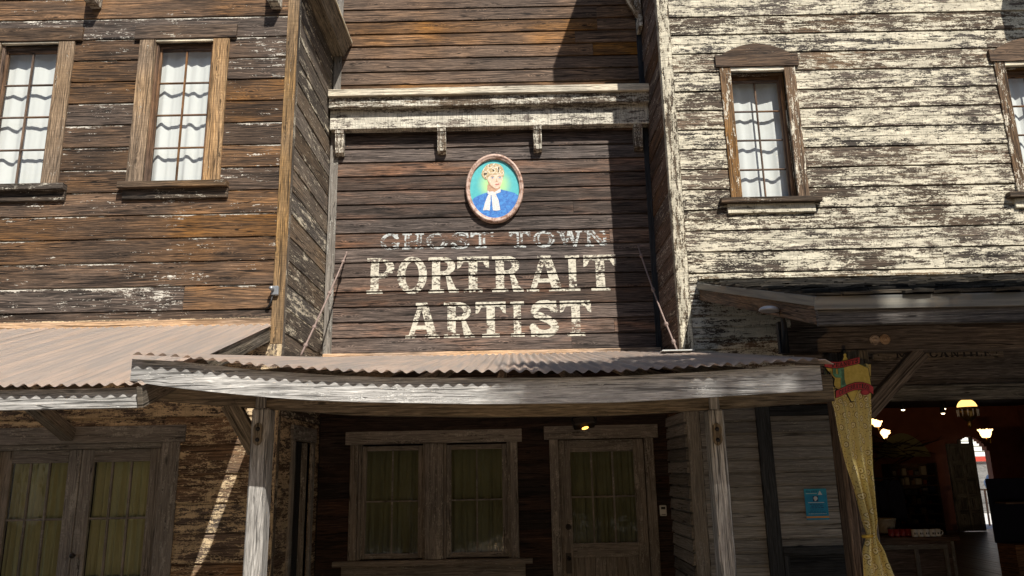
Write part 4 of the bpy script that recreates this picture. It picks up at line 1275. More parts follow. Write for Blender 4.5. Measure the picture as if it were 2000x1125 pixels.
# bent end of the last sheet
q0 = P(1604, 700, YP - .07)
bm = bmesh.new()
rows = []
for yy in (YP - .065, 5.8, 6.2, 6.6):
    zz = q0.z + 0.0 + (yy - YP) * 0.155
    rows.append([bm.verts.new(t) for t in ((q0.x - 0.02, yy, zz + 0.002), (q0.x + 0.03, yy, zz + 0.004), (q0.x + 0.085, yy, zz - 0.030), (q0.x + 0.085, yy, zz - 0.034), (q0.x + 0.03, yy, zz - 0.001), (q0.x - 0.02, yy, zz - 0.003))])
for i in range(3):
    for k in range(6):
        bm.faces.new([rows[i][k], rows[i][(k + 1) % 6], rows[i + 1][(k + 1) % 6], rows[i + 1][k]])
bm.faces.new(rows[0]); bm.faces.new(rows[-1][::-1])
add('bent_sheet_end', bm, 'sheet', pr_, 'y')
for x in (-1.9, -1.3, -0.7, -0.1, 0.5, 1.1, 1.7):
    bar('rafter', 'beam', pr_, (x, YP + 0.05, zPf(x) - 0.10), (x, YB - 0.05, zPbk - 0.10), 0.05, 0.13)
box('flashing_strip', 'flash_wood', pr_, XL + 0.03, XR - 0.03, YB - 0.065, YB - 0.037, zPbk - 0.02, P(950, 687, YB - .05).z + 0.012, 'x')


def post(pxl, pxr, side):
    x0 = P(pxl, 960, YBM - 0.04).x
    x1 = P(pxr, 960, YBM - 0.04).x
    yf_ = YBM - 0.045
    p = empty('post', ((x0 + x1) / 2, yf_, 0), pr_)
    zt_ = zBeam((x0 + x1) / 2)
    box('shaft', 'post', p, x0, x1, yf_, yf_ + 0.16, 0.0, zt_ - 0.002, 'z', 0.012)
    xc = (x0 + x1) / 2
    tz = zFas(xc) - 0.0
    box('tongue', 'post', p, xc - 0.042, xc + 0.03, yf_ + 0.0, YBM - 0.002, zt_ - 0.001, zt_ + 0.12, 'z', 0.006)
    # carved keyhole plate with two bolts
    zc = P((pxl + pxr) / 2, 848, yf_).z
    pts = []
    for k in range(40):
        t = 2 * math.pi * k / 40
        r_ = 0.032 + 0.010 * abs(math.cos(t))
        pts.append((xc - 0.008 + (0.030 + 0.012 * abs(math.sin(2 * t))) * math.sin(t) * 1.0, zc + 0.085 * math.cos(t)))
    add('bolt_plate', bm_plate(pts, yf_ - 0.016, yf_ - 0.001), 'beam', p, 'z')
    for dz in (0.038, -0.042):
        add('bolt', bm_lathe([(0.001, -0.014), (0.012, -0.011), (0.017, 0.0), (0.017, 0.004)], (xc - 0.008, yf_ - 0.018, zc + dz), 12, None, 'y'), 'iron', p, smooth=True)
    return x0, x1, zt_


px0, px1, pzt = post(483, 518, -1)
bq = P(490, 886, YBM + 0.02)
bar('knee_brace', 'beam', pr_, (px0 + 0.03, YBM + 0.04, bq.z + 0.02), (P(446, 788, YBM).x, YBM + 0.04, zBeam(-2.3) + 0.01), 0.08, 0.13, (1, 0, 0))
post(1396, 1426, 1)

# tie rods from the sign wall to the porch roof
def rod(name, a, b, label, plate):
    a, b = Vector(a), Vector(b)
    r_ = empty(name, b, None, label, 'tie rod', 'tie rods holding the porch roof')
    pts = []
    for i in range(13):
        t = i / 12
        p = a.lerp(b, t)
        p.z -= 0.05 * math.sin(math.pi * t) * (1 if plate else 0.5)
        pts.append(p)
    add('shaft', bm_tube(pts, 0.0105, 8), 'rod', r_, smooth=True)
    for t in (0.12, 0.45, 0.75, 0.97):
        k = min(11, int(t * 12)); p = pts[k]; d = (pts[k + 1] - p).normalized()
        add('knuckle', bm_tube([p - d * 0.03, p - d * 0.018, p + d * 0.018, p + d * 0.03], [0.013, 0.024, 0.024, 0.013], 8), 'rod', r_, smooth=True)
    add('eye_bolt', bm_tube([a, a + Vector((0.0, 0.03, 0.045))], 0.011, 8), 'rod', r_, smooth=True)
    return r_


def roofz(x, Y):
    f = (Y - (YP - 0.07)) / (YB - 0.03 - (YP - 0.07))
    return zPf(x) + (zPbk - zPf(x)) * f


ra = P(676, 497, YB - 0.06)
rbx = P(588, 690, 8.35).x
rod('tie_rod', ra, (rbx, 8.35, roofz(rbx, 8.35) + 0.03), 'rusty jointed tie rod at the left end of the painted wall', False)
ra2 = P(1247, 484, YB - 0.06)
rbx2 = P(1323, 686, 8.45).x
r2_ = rod('tie_rod', ra2, (rbx2, 8.45, roofz(rbx2, 8.45) + 0.03), 'rusty jointed tie rod at the right end of the painted wall', True)
box('base_plate', 'white_plastic', r2_, rbx2 - 0.19, rbx2 + 0.17, 8.33, 8.57, roofz(rbx2, 8.45) + 0.013, roofz(rbx2, 8.45) + 0.027, 'x', 0.002)

# flood lamp over the porch door
fq = P(1140, 828, 9.3)
fl_ = empty('flood_lamp', fq, None, 'dark flood lamp glowing orange above the porch door', 'lamp')
bm = bm_box(fq.x - 0.13, fq.x + 0.13, 9.22, 9.34, fq.z - 0.055, fq.z + 0.05, 0.015)
bmesh.ops.rotate(bm, verts=bm.verts[:], cent=fq, matrix=Matrix.Rotation(rad(-35), 3, 'X') @ Matrix.Rotation(rad(-9), 3, 'Y'))
add('housing', bm, 'iron', fl_)
for s_ in (-1, 1):
    bar('yoke', 'iron', fl_, (fq.x + s_ * 0.14, 9.3, fq.z), (fq.x + s_ * 0.15, 9.32, fq.z + 0.22), 0.02, 0.03)
box('yoke_bar', 'iron', fl_, fq.x - 0.16, fq.x + 0.16, 9.3, 9.34, fq.z + 0.22, fq.z + 0.25, 'x')
box('mount_pole', 'iron', fl_, fq.x - 0.02, fq.x + 0.02, 9.3, 9.34, fq.z + 0.25, fq.z + 0.55, 'z')
MT['orange_glow'] = emit('orange_bulb_glow', (1.0, 0.45, 0.08), 3.0)
bq_ = P(1143, 836, 9.2)
bmg = bmesh.new()
bmesh.ops.create_uvsphere(bmg, u_segments=14, v_segments=8, radius=1.0)
bmesh.ops.transform(bmg, verts=bmg.verts[:], matrix=Matrix.Translation(bq_) @ Matrix.Rotation(rad(-14), 4, 'Y') @ Matrix.Diagonal((0.042, 0.02, 0.016, 1)))
add('bulb', bmg, 'orange_glow', fl_, smooth=True)

# ---------------- mercantile roof on the right
mr = empty('shingle_porch_roof', (5, 5.4, 2.5), None, 'dark shingled porch roof with pale metal edge over the mercantile front', 'porch')
MX0 = 2.19
YM = 5.42
zMb = P(1368, 553, YR).z
zMf = P(1700, 577, YM).z
msl = (zMb - zMf) / (YR - YM)
zM = lambda Y: zMf + msl * (Y - YM)
bm = bmesh.new()
pf = [(YM + 0.01, zMf - 0.075), (YM + 0.01, zMf - 0.018), (YR - 0.026, zMb - 0.018), (YR - 0.026, zMb - 0.075)]
A = [bm.verts.new((MX0 + 0.005, y_, z_)) for y_, z_ in pf]; B = [bm.verts.new((8.2, y_, z_)) for y_, z_ in pf]
bm.faces.new(A); bm.faces.new(B[::-1])
for i in range(4): bm.faces.new([A[i], A[(i + 1) % 4], B[(i + 1) % 4], B[i]])
add('roof_deck', bm, 'merc', mr, 'x')
# shingles: a few shared shapes, one object each
RS = random.Random(4)
shapes = []
th_ = math.atan(msl)
for k in range(5):
    bm = bmesh.new()
    wv = 0.185 + 0.02 * (k % 3)
    tk = 0.016 + 0.004 * (k % 3)
    j1, j2 = RS.uniform(-0.03, 0.03), RS.uniform(-0.03, 0.03)
    low = [(0, j1), (wv * 0.5, (j1 + j2) / 2 + RS.uniform(-.012, .012)), (wv, j2)]
    up_ = [(0, 0.36), (wv * 0.5, 0.36), (wv, 0.36)]
    Vt, Vb = [], []
    for x, y_ in low + up_:
        curl = (0.014 * k / 4 if y_ < 0.1 else 0) * (1 if x else 0.3)
        Vt.append(bm.verts.new((x, y_, tk + curl if y_ < 0.1 else 0.006)))
        Vb.append(bm.verts.new((x, y_, curl if y_ < 0.1 else 0.0)))
    for q4 in ((0, 1, 4, 3), (1, 2, 5, 4)):
        bm.faces.new([Vt[i] for i in q4]); bm.faces.new([Vb[i] for i in q4[::-1]])
    for a, b in ((0, 1), (1, 2), (2, 5), (5, 4), (4, 3), (3, 0)):
        bm.faces.new([Vt[a], Vb[a], Vb[b], Vt[b]])
    o = add('shingle', bm, 'shingle', None, 'y')
    shapes.append(o.data)
    bpy.data.objects.remove(o)
nrow = 14
stp = (YR - YM - 0.05) / math.cos(th_) / nrow * math.cos(th_)
for r_ in range(nrow):
    Y = YM - 0.03 + r_ * stp
    x = MX0 - 0.01 + (r_ % 2) * -0.08
    xmax = P(2040, 560, Y).x
    while x < xmax:
        k = RS.randrange(5)
        wv = 0.185 + 0.02 * (k % 3)
        xx = max(x, MX0 - 0.015)
        o = bpy.data.objects.new('shingle', shapes[k])
        COL.objects.link(o)
        o.parent = mr
        o.location = Vector((xx, Y + RS.uniform(-0.03, 0.03) * (0.3 if r_ == 0 else 1), zM(Y) - 0.012 + 0.018 + RS.uniform(0, 0.008))) - wl(mr)
        o.rotation_euler = (th_ - 0.03, 0, RS.uniform(-0.03, 0.03))
        x = xx + wv + 0.006
# metal drip edge and fascia boards
zd0 = P(1700, 603, YM - .02).z
box('drip_edge', 'drip', mr, MX0 - 0.022, 8.2, YM - 0.03, YM - 0.012, zd0, zMf - 0.004, 'x', 0.002)
zq0 = P(1700, 634, YM).z
box('fascia_board', 'merc_fascia', mr, MX0 + 0.0, 8.2, YM - 0.005, YM + 0.035, zq0, zd0 + 0.04, 'x')
hh = (zMf - zd0)
h1, h2 = hh * 0.75, (zMf - zq0) * 0.92
bar('drip_edge', 'drip', mr, (MX0 - 0.013, YM - 0.0295, zM(YM) - 0.004 - h1 / 2), (MX0 - 0.013, YR - 0.03, zMb - 0.004 - h1 / 2), 0.014, h1 * math.cos(th_))
bar('rake_board', 'merc', mr, (MX0 + 0.024, YM + 0.037, zM(YM + 0.037) - 0.03 - h2 / 2), (MX0 + 0.024, YR - 0.03, zMb - 0.03 - h2 / 2), 0.04, h2 * math.cos(th_) - 0.03)
box('flashing_strip', 'corner_white', mr, MX0, 8.2, YR - 0.07, YR - 0.027, zMb + 0.03, zMb + 0.06, 'x')
YMB = 6.30
bz0, bz1 = P(1800, 684, YMB).z, P(1800, 634, YMB).z
box('beam', 'merc', mr, P(1536, 660, YMB).x, 8.2, YMB, YMB + 0.16, bz0, bz1, 'x', 0.01)
mpx0, mpx1 = P(1645, 900, YMB).x, P(1700, 900, YMB).x
box('post', 'merc', mr, mpx0, mpx1, YMB - 0.005, YMB + 0.18, 0, bz0 - 0.001, 'z', 0.012)
box('post_cap', 'beam', mr, P(1646, 690, YMB).x, P(1692, 690, YMB).x, YMB - 0.03, YMB - 0.006, P(1660, 760, YMB).z, P(1660, 684, YMB - .03).z, 'z', 0.004)
k0, k1 = P(1700, 800, YMB + .05), P(1795, 694, YMB + .05)
bar('knee_brace', 'merc', mr, (k0.x - 0.03, YMB + 0.08, k0.z - 0.03), (k1.x + 0.03, YMB + 0.08, k1.z + 0.03), 0.10, 0.125, (0, 0, 1))
# two round carved medallions on the beam
for k, (cx, cy) in enumerate(((1708, 664), (1728, 663))):
    q = P(cx, cy, YMB)
    add('rosette', bm_lathe([(0.001, -0.022), (0.012, -0.020), (0.016, -0.008), (0.024, -0.014), (0.032, -0.014), (0.036, -0.006), (0.041, -0.010), (0.044, 0.0)], (q.x, YMB - 0.001, q.z), 20, None, 'y'), 'flash_wood', mr, smooth=True)

# gooseneck yard lamp by the roof corner
gq = P(1502, 606, 6.15)
gl_ = empty('yard_lamp', P(1528, 690, 6.2), None, 'grey oval yard lamp on a dark pipe under the shingled roof corner', 'lamp')
bm = bmesh.new()
bmesh.ops.create_uvsphere(bm, u_segments=20, v_segments=12, radius=1.0)
for v_ in bm.verts:
    if v_.co.z < -0.25: v_.co.z = -0.25
bmesh.ops.transform(bm, verts=bm.verts[:], matrix=Matrix.Translation(gq) @ Matrix.Rotation(rad(4), 4, 'Y') @ Matrix.Diagonal((0.082, 0.075, 0.036, 1)))
add('lamp_head', bm, 'grey_metal', gl_, smooth=True)
g1 = P(1521, 608, 6.2); g2 = P(1529, 622, 6.2); g3 = P(1533, 690, 6.2)
add('pipe', bm_tube([gq + Vector((0.06, 0.02, 0)), g1 + Vector((0.01, 0, 0.0)), g2, g2 + Vector((0.003, 0, -0.08)), g3], [0.02, 0.02, 0.02, 0.022, 0.022], 10), 'iron', gl_, smooth=True)
bp_ = P(1528, 655, 6.24)
box('mount_board', 'black_wood', gl_, bp_.x - 0.03, bp_.x + 0.045, 6.23, 6.29, P(1528, 690, 6.24).z, P(1528, 628, 6.24).z, 'z')

# ------------------------------------------------------------------ oval portrait
pc = P(966, 367.5, YB - 0.07)
RYo = (P(966, 300, YB - .07).z - P(966, 434, YB - .07).z) / 2
RXo = (P(1023, 367, YB - .07).x - P(910, 367, YB - .07).x) / 2
po = empty('oval_portrait', pc - Vector((0, 0, RYo)), None, 'oval framed painting of a fair haired person in blue on the sign wall', 'painting')
ix, iz = RXo * 0.85, RYo * 0.85
YO = YB - 0.075
bm = bmesh.new()
rp = [(1.0, 0.045), (1.005, 0.0), (0.965, -0.026), (0.92, -0.020), (0.90, -0.006), (0.88, -0.014), (0.855, 0.006), (0.845, 0.03)]
N_ = 64
rings = []
for f_, dy in rp:
    rings.append([bm.verts.new((pc.x + RXo * f_ * math.cos(2 * math.pi * k / N_), YO + dy, pc.z + (RYo * f_) * math.sin(2 * math.pi * k / N_))) for k in range(N_)])
for i in range(len(rings) - 1):
    for k in range(N_):
        bm.faces.new([rings[i][k], rings[i][(k + 1) % N_], rings[i + 1][(k + 1) % N_], rings[i + 1][k]])


def frame_mat():
    m = Mat('pinkish_worn_frame_paint')
    tc = m.n('ShaderNodeTexCoord').outputs['Object']
    f = m.noise(tc, 16.0, 6.0, 0.65)
    c = m.mix(m.step(f, 0.40, 0.56), (0.24, 0.12, 0.075), (0.52, 0.37, 0.30))
    c = m.mix(m.step(m.noise(tc, 45.0, 4.0, 0.6), 0.60, 0.66), c, (0.12, 0.07, 0.05))
    m.color(c); m.rough(0.55); m.bump(f, 0.2, 0.004)
    return m.m


add('frame', bm, frame_mat(), po, smooth=True)


def canvas_mat():
    m = Mat('teal_canvas_paint')
    tc = m.n('ShaderNodeTexCoord').outputs['Object']
    f = m.noise(tc, 24.0, 6.0, 0.7)
    sp = m.n('ShaderNodeSeparateXYZ'); m.put(sp.inputs[0], tc)
    d = m.math('SQRT', m.math('ADD', m.math('POWER', m.math('MULTIPLY', m.math('SUBTRACT', sp.outputs[0], 0.0), 1.0), 2.0), m.math('POWER', m.math('SUBTRACT', sp.outputs[2], RYo * 1.12), 2.0)))
    base = m.mix(f, (0.02, 0.30, 0.34), (0.13, 0.56, 0.55))
    c = m.mix(m.step(m.math('MULTIPLY_ADD', f, 0.06, d), 0.12, 0.30), (0.42, 0.68, 0.28), base)
    m.color(c); m.rough(0.45); m.bump(f, 0.2, 0.003)
    return m.m


layer = [0]


def paint_mat(name, a, b, sc=30.0):
    m = Mat(name)
    tc = m.n('ShaderNodeTexCoord').outputs['Object']
    f = m.noise(tc, sc, 5.0, 0.7)
    m.color(m.mix(m.step(f, 0.3, 0.7), tuple(x * 0.78 for x in a), tuple(x * 0.86 for x in b))); m.rough(0.55)
    return m.m


YC = YO + 0.022


def flat(name, pts, mat, k):
    """painted area: thin plate k layers in front of the canvas"""
    bm = bmesh.new()
    vs = [bm.verts.new((pc.x + a * RYo, YC - 0.0007 * k, pc.z + b * RYo)) for a, b in pts]
    f = bm.faces.new(vs)
    bmesh.ops.triangulate(bm, faces=[f])
    ob = add(name, bm, mat, po, recalc=True)
    for p_ in ob.data.polygons:
        if p_.normal.y > 0: p_.flip()
    return ob


U = lambda x, y_: ((x - 537) / 415.0, -(y_ - 551) / 415.0)      # painting detail coordinates
ell = lambda cx, cy, rx, ry, n=28, a0=0, a1=2 * math.pi: [U(cx + rx * math.cos(a0 + (a1 - a0) * i / n), cy + ry * math.sin(a0 + (a1 - a0) * i / n)) for i in range(n)]
oval = [(ix / RYo * 1.01 * math.cos(2 * math.pi * k / 64), iz / RYo * 1.01 * math.sin(2 * math.pi * k / 64)) for k in range(64)]
flat('canvas', oval, canvas_mat(), 0)
inside_low = [p for p in [(ix / RYo * math.cos(t), iz / RYo * math.sin(t)) for t in np.linspace(math.pi * 1.135, math.pi * 1.905, 40)]]
m_blue = paint_mat('blue_coat_paint', (0.02, 0.12, 0.48), (0.06, 0.30, 0.72))
flat('painted_coat', [*inside_low, U(806, 640), U(760, 606), U(690, 585), U(610, 563), U(560, 600), U(470, 590), U(400, 612), U(330, 640), U(290, 668)], m_blue, 1)
m_skin = paint_mat('skin_paint', (0.80, 0.55, 0.40), (0.92, 0.72, 0.56))
m_shade = paint_mat('skin_shadow_paint', (0.50, 0.28, 0.16), (0.66, 0.40, 0.25))
flat('painted_neck', [U(455, 500), U(600, 520), U(598, 590), U(540, 625), U(480, 605), U(452, 575)], m_shade, 2)
m_white = paint_mat('white_scarf_paint', (0.62, 0.60, 0.58), (0.92, 0.90, 0.86), 60)
flat('painted_collar', [U(455, 565), U(480, 590), U(530, 600), U(570, 570), U(605, 548), U(606, 595), U(560, 612), U(500, 625), U(455, 610)], m_white, 3)
flat('painted_scarf', [U(470, 612), U(492, 625), U(488, 700), U(478, 815), U(440, 806), U(400, 812), U(425, 720), U(450, 650)], m_white, 4)
flat('painted_scarf', [U(500, 622), U(545, 608), U(580, 690), U(598, 810), U(555, 818), U(514, 812), U(505, 720)], m_white, 4)
flat('painted_scarf_knot', ell(505, 607, 34, 24), m_white, 5)
flat('painted_face', [U(458, 400), U(470, 350), U(540, 330), U(600, 345), U(632, 395), U(632, 440), U(622, 480), U(606, 520), U(575, 548), U(545, 553), U(505, 530), U(470, 490), U(458, 450)], m_skin, 6)
flat('painted_cheek_shadow', [U(458, 440), U(476, 470), U(496, 510), U(545, 553), U(505, 532), U(470, 494)], m_shade, 7)
m_hair = paint_mat('fair_hair_paint', (0.40, 0.27, 0.12), (0.74, 0.58, 0.34), 40)
m_hair2 = paint_mat('pale_hair_paint', (0.80, 0.68, 0.46), (0.94, 0.87, 0.70), 50)
flat('painted_hair', [U(450, 440), U(425, 430), U(400, 405), U(388, 370), U(400, 330), U(420, 295), U(450, 262), U(500, 245), U(560, 245), U(605, 262), U(635, 300), U(650, 350), U(645, 400), U(630, 415), U(615, 385), U(585, 375), U(550, 385), U(510, 380), U(480, 395), U(462, 420)], m_hair, 7)
RP = random.Random(2)
for cx, cy, rr in ((440, 320, 30), (490, 275, 30), (545, 275, 30), (595, 305, 28), (620, 360, 24), (575, 345, 26), (520, 335, 30), (465, 365, 28), (425, 375, 24), (430, 420, 16)):
    a = RP.uniform(0, 6.28)
    outer = [(cx + rr * math.cos(a + t), cy + rr * math.sin(a + t)) for t in np.linspace(0, 4.4, 16)]
    inner = [(cx + rr * 0.6 * math.cos(a + t), cy + rr * 0.6 * math.sin(a + t)) for t in np.linspace(4.4, 0, 16)]
    flat('painted_curl', [U(*p_) for p_ in outer + inner], m_hair2, 8)
m_dark = paint_mat('dark_line_paint', (0.10, 0.06, 0.05), (0.2, 0.12, 0.09))
m_eye = paint_mat('blue_eye_paint', (0.06, 0.18, 0.4), (0.1, 0.3, 0.5))
for ex in (513, 597):
    flat('painted_eyebrow', [U(ex - 26, 404), U(ex, 395), U(ex + 26, 401), U(ex + 24, 406), U(ex, 401), U(ex - 22, 410)], m_hair, 8)
    flat('painted_eye', ell(ex, 420, 19, 8, 18), m_white, 8)
    flat('painted_iris', ell(ex + 3, 420, 8, 8, 14), m_eye, 9)
    flat('painted_eyelid', [U(ex - 22, 420), U(ex - 8, 409), U(ex + 10, 409), U(ex + 22, 418), U(ex + 8, 413), U(ex - 8, 413)], m_dark, 10)
flat('painted_nose', [U(560, 425), U(566, 455), U(576, 470), U(560, 474), U(548, 470), U(556, 455)], m_shade, 8)
m_lip = paint_mat('rose_lip_paint', (0.50, 0.14, 0.11), (0.62, 0.22, 0.17))
flat('painted_mouth', [U(536, 500), U(556, 492), U(566, 495), U(580, 491), U(596, 498), U(578, 510), U(558, 511)], m_lip, 8)

# ------------------------------------------------------------------ yellow bandana banner and painted sign on the mercantile post
def bandana_mat():
    m = Mat('yellow_paisley_cloth')
    u, v = m.uv()
    vec = m.vec(u, v)
    w = m.n('ShaderNodeTexNoise'); m.put(w.inputs['Vector'], m.vmul(vec, (14, 14, 1))); w.inputs['Scale'].default_value = 1.0
    wc = m.n('ShaderNodeVectorMath', operation='MULTIPLY_ADD')
    m.put(wc.inputs[0], w.outputs['Color']); wc.inputs[1].default_value = (0.03, 0.03, 0); m.put(wc.inputs[2], vec)
    vo = m.n('ShaderNodeTexVoronoi', voronoi_dimensions='2D'); m.put(vo.inputs['Vector'], m.vmul(wc.outputs[0], (20.0, 13.0, 1.0))); vo.inputs['Scale'].default_value = 1.0
    d = vo.outputs['Distance']
    ring_d = m.math('MULTIPLY', m.step(d, 0.235, 0.255), m.step(d, 0.32, 0.30))
    ring_w = m.math('MULTIPLY', m.step(d, 0.13, 0.15), m.step(d, 0.245, 0.225))
    core = m.step(d, 0.07, 0.05)
    v2 = m.n('ShaderNodeTexVoronoi', voronoi_dimensions='2D'); m.put(v2.inputs['Vector'], m.vmul(vec, (52.0, 52.0, 1.0))); v2.inputs['Scale'].default_value = 1.0
    dots = m.math('MULTIPLY', m.step(v2.outputs['Distance'], 0.2, 0.15), m.step(d, 0.36, 0.40))
    f = m.noise(m.vmul(vec, (30, 30, 1)), 1.0, 4.0, 0.6)
    c = m.mix(f, (0.54, 0.45, 0.17), (0.68, 0.59, 0.27))
    c = m.mix(m.math('MULTIPLY', ring_w, 0.75), c, (0.82, 0.76, 0.55))
    c = m.mix(m.math('MULTIPLY', ring_d, 0.8), c, (0.10, 0.055, 0.01))
    c = m.mix(core, c, (0.12, 0.06, 0.012))
    c = m.mix(m.math('MULTIPLY', dots, 0.7), c, (0.14, 0.07, 0.012))
    m.color(c); m.rough(0.85)
    m.b.inputs['Specular IOR Level'].default_value = 0.15
    return m.m


YS = 6.17
edge_l = [(1618, 770), (1628, 800), (1636, 850), (1648, 900), (1664, 950), (1680, 1005), (1690, 1043), (1688, 1056), (1682, 1075), (1684, 1125), (1690, 1180)]
edge_r = [(1700, 770), (1701, 800), (1702, 850), (1704, 900), (1705, 950), (1706, 1005), (1706, 1043), (1712, 1056), (1726, 1075), (1746, 1125), (1760, 1180)]
bn = empty('bandana_banner', P(1695, 1180, YS), None, 'yellow paisley cloth banner knotted halfway down the mercantile post', 'banner')
bm = bmesh.new()
uvl = bm.loops.layers.uv.new('UVMap')
nu, nv = 48, 60
yl_ = np.interp
ys_ = np.linspace(712, 1180, nv + 1)
full = P(1701, 800, YS).x - P(1624, 800, YS).x
L_ = [(1606, 712)] + edge_l; R_ = [(1700, 712)] + edge_r
grid = []
for j, py in enumerate(ys_):
    xl = float(np.interp(py, [p_[1] for p_ in L_], [p_[0] for p_ in L_])); xr = float(np.interp(py, [p_[1] for p_ in R_], [p_[0] for p_ in R_]))
    wd = P(xr, py, YS).x - P(xl, py, YS).x
    comp = max(0.0, 1 - wd / (full * 1.02))
    row = []
    for i in range(nu + 1):
        t = i / nu
        pt = P(xl + (xr - xl) * t, py, YS)
        amp_ = 0.019 + 0.030 * min(1, comp * 1.4)
        taper = 1.0 - 0.6 * max(0, 1 - abs(py - 1046) / 30.0)
        pt.y = YS - 0.02 + amp_ * taper * (math.sin(t * 6.283 * 3.2 + 0.4) * 0.8 + 0.45 * math.sin(t * 6.283 * 6.1 + py * 0.004)) - 0.05 * math.sin(math.pi * t) * (comp + 0.15)
        row.append((bm.verts.new(pt), t))
    grid.append(row)
for j in range(nv):
    for i in range(nu):
        q4 = [grid[j][i], grid[j + 1][i], grid[j + 1][i + 1], grid[j][i + 1]]
        f = bm.faces.new([a[0] for a in q4])
        for lp, (vv, t) in zip(f.loops, q4): lp[uvl].uv = (t * full * 1.15, vv.co.z)
add('cloth', bm, bandana_mat(), bn, uvw=False, recalc=False, smooth=True)
kq_ = P(1698, 1047, YS - 0.05)
bmk = bm_tube([(kq_.x - 0.045, YS - 0.03, kq_.z - 0.004), (kq_.x - 0.015, YS - 0.062, kq_.z), (kq_.x + 0.02, YS - 0.062, kq_.z + 0.003), (kq_.x + 0.05, YS - 0.03, kq_.z + 0.006)], 0.013, 8)
add('tie_band', bmk, paint_mat('yellow_tie_cloth', (0.45, 0.28, 0.03), (0.62, 0.42, 0.06)), bn, smooth=True)

# star shaped festival sign
YG = YS - 0.11
sg = empty('festival_sign', P(1660, 790, YG), None, 'yellow star shaped festival sign with red ribbons and a cactus on the banner', 'sign')
SP = lambda x, y_: (lambda p_: (p_.x, p_.z))(P(1580 + x / 5.625, 660 + y_ / 5.625, YG))
m_yel = paint_mat('yellow_sign_paint', (0.62, 0.46, 0.08), (0.74, 0.58, 0.14))
m_red = paint_mat('red_ribbon_paint', (0.52, 0.04, 0.05), (0.62, 0.07, 0.08))
m_redd = paint_mat('dark_red_ribbon_paint', (0.30, 0.02, 0.03), (0.38, 0.03, 0.04))
m_grn = paint_mat('green_cactus_paint', (0.10, 0.32, 0.20), (0.18, 0.44, 0.28))
m_blk = paint_mat('sign_outline_paint', (0.02, 0.015, 0.015), (0.03, 0.025, 0.02))
m_tan = paint_mat('tan_sign_paint', (0.50, 0.36, 0.10), (0.58, 0.44, 0.16))
star = [(390, 160), (408, 175), (404, 198), (430, 240), (520, 270), (655, 330), (690, 520), (700, 540), (660, 560), (545, 575), (505, 670), (490, 705), (465, 705), (450, 675), (410, 600), (300, 560), (265, 520), (275, 450), (160, 310), (170, 300), (300, 270), (365, 240), (378, 198), (372, 175)]
add('outline_board', bm_plate([SP(*p_) for p_ in star], YG, YG + 0.018), m_blk, sg)
cxs, cys = 470, 420
add('star_face', bm_plate([SP(cxs + (x - cxs) * 0.955, cys + (y_ - cys) * 0.965) for x, y_ in star], YG - 0.004, YG - 0.0005), m_yel, sg)


def ribbon(path, half, mat, yoff, name='ribbon'):
    top = [(x, y_ - half) for x, y_ in path]; bot = [(x, y_ + half) for x, y_ in path][::-1]
    add(name, bm_plate([SP(*p_) for p_ in top + bot], YG - yoff, YG - yoff + 0.010), mat, sg)


up_path = [(160, 285), (230, 297), (300, 302), (380, 290), (460, 268), (550, 248)]
lo_path = [(285, 622), (340, 600), (420, 560), (500, 532), (580, 530), (650, 548), (700, 580)]
ribbon(up_path, 38, m_blk, 0.012, 'ribbon_outline'); ribbon([(x + (4 if i == 0 else (-4 if i == 5 else 0)), y_) for i, (x, y_) in enumerate(up_path)], 32, m_red, 0.0165)
ribbon(lo_path, 44, m_blk, 0.012, 'ribbon_outline'); ribbon([(x + (4 if i == 0 else (-4 if i == 6 else 0)), y_) for i, (x, y_) in enumerate(lo_path)], 38, m_red, 0.0165)
curl = [(605 + 52 * math.cos(t), 598 + 34 * math.sin(t)) for t in np.linspace(0, 6.283, 28)[:-1]]
add('ribbon_curl', bm_plate([SP(*p_) for p_ in curl], YG - 0.024, YG - 0.017), m_redd, sg)
curl2 = [(600 + 34 * math.cos(t), 600 + 20 * math.sin(t)) for t in np.linspace(0, 6.283, 24)[:-1]]
add('ribbon_curl', bm_plate([SP(*p_) for p_ in curl2], YG - 0.028, YG - 0.0245), m_red, sg)


def on_path(word, path, x0, x1, hh_):
    n = len(word)
    xs_ = [p_[0] for p_ in path]; ys2 = [p_[1] for p_ in path]
    stepx = (x1 - x0) / n
    for i, c in enumerate(word):
        xa, xb = x0 + i * stepx + stepx * 0.06, x0 + (i + 1) * stepx - stepx * 0.06
        ym = float(np.interp((xa + xb) / 2, xs_, ys2))
        sl2 = (float(np.interp(xb, xs_, ys2)) - float(np.interp(xa, xs_, ys2))) / (xb - xa)
        bm = bmesh.new()
        for A_, B_, C_, D_, c0, c1 in letter_quads(c, xa, xb, lambda x: (0.0, 2.0 * hh_), hh_ / 9.0):
            vs = []
            for xx, zz in ((A_, c0), (B_, c0), (C_, c1), (D_, c1)):
                yy = ym + hh_ - zz + sl2 * (xx - (xa + xb) / 2)
                X_, Z_ = SP(xx, yy)
                vs.append(bm.verts.new((X_, YG - 0.0185, Z_)))
            bm.faces.new(vs)
        add('letter', bm, m_blk, sg, recalc=False)


on_path('PEANUTS', up_path, 240, 535, 23)
on_path('CELEBRATION', lo_path, 318, 655, 25)
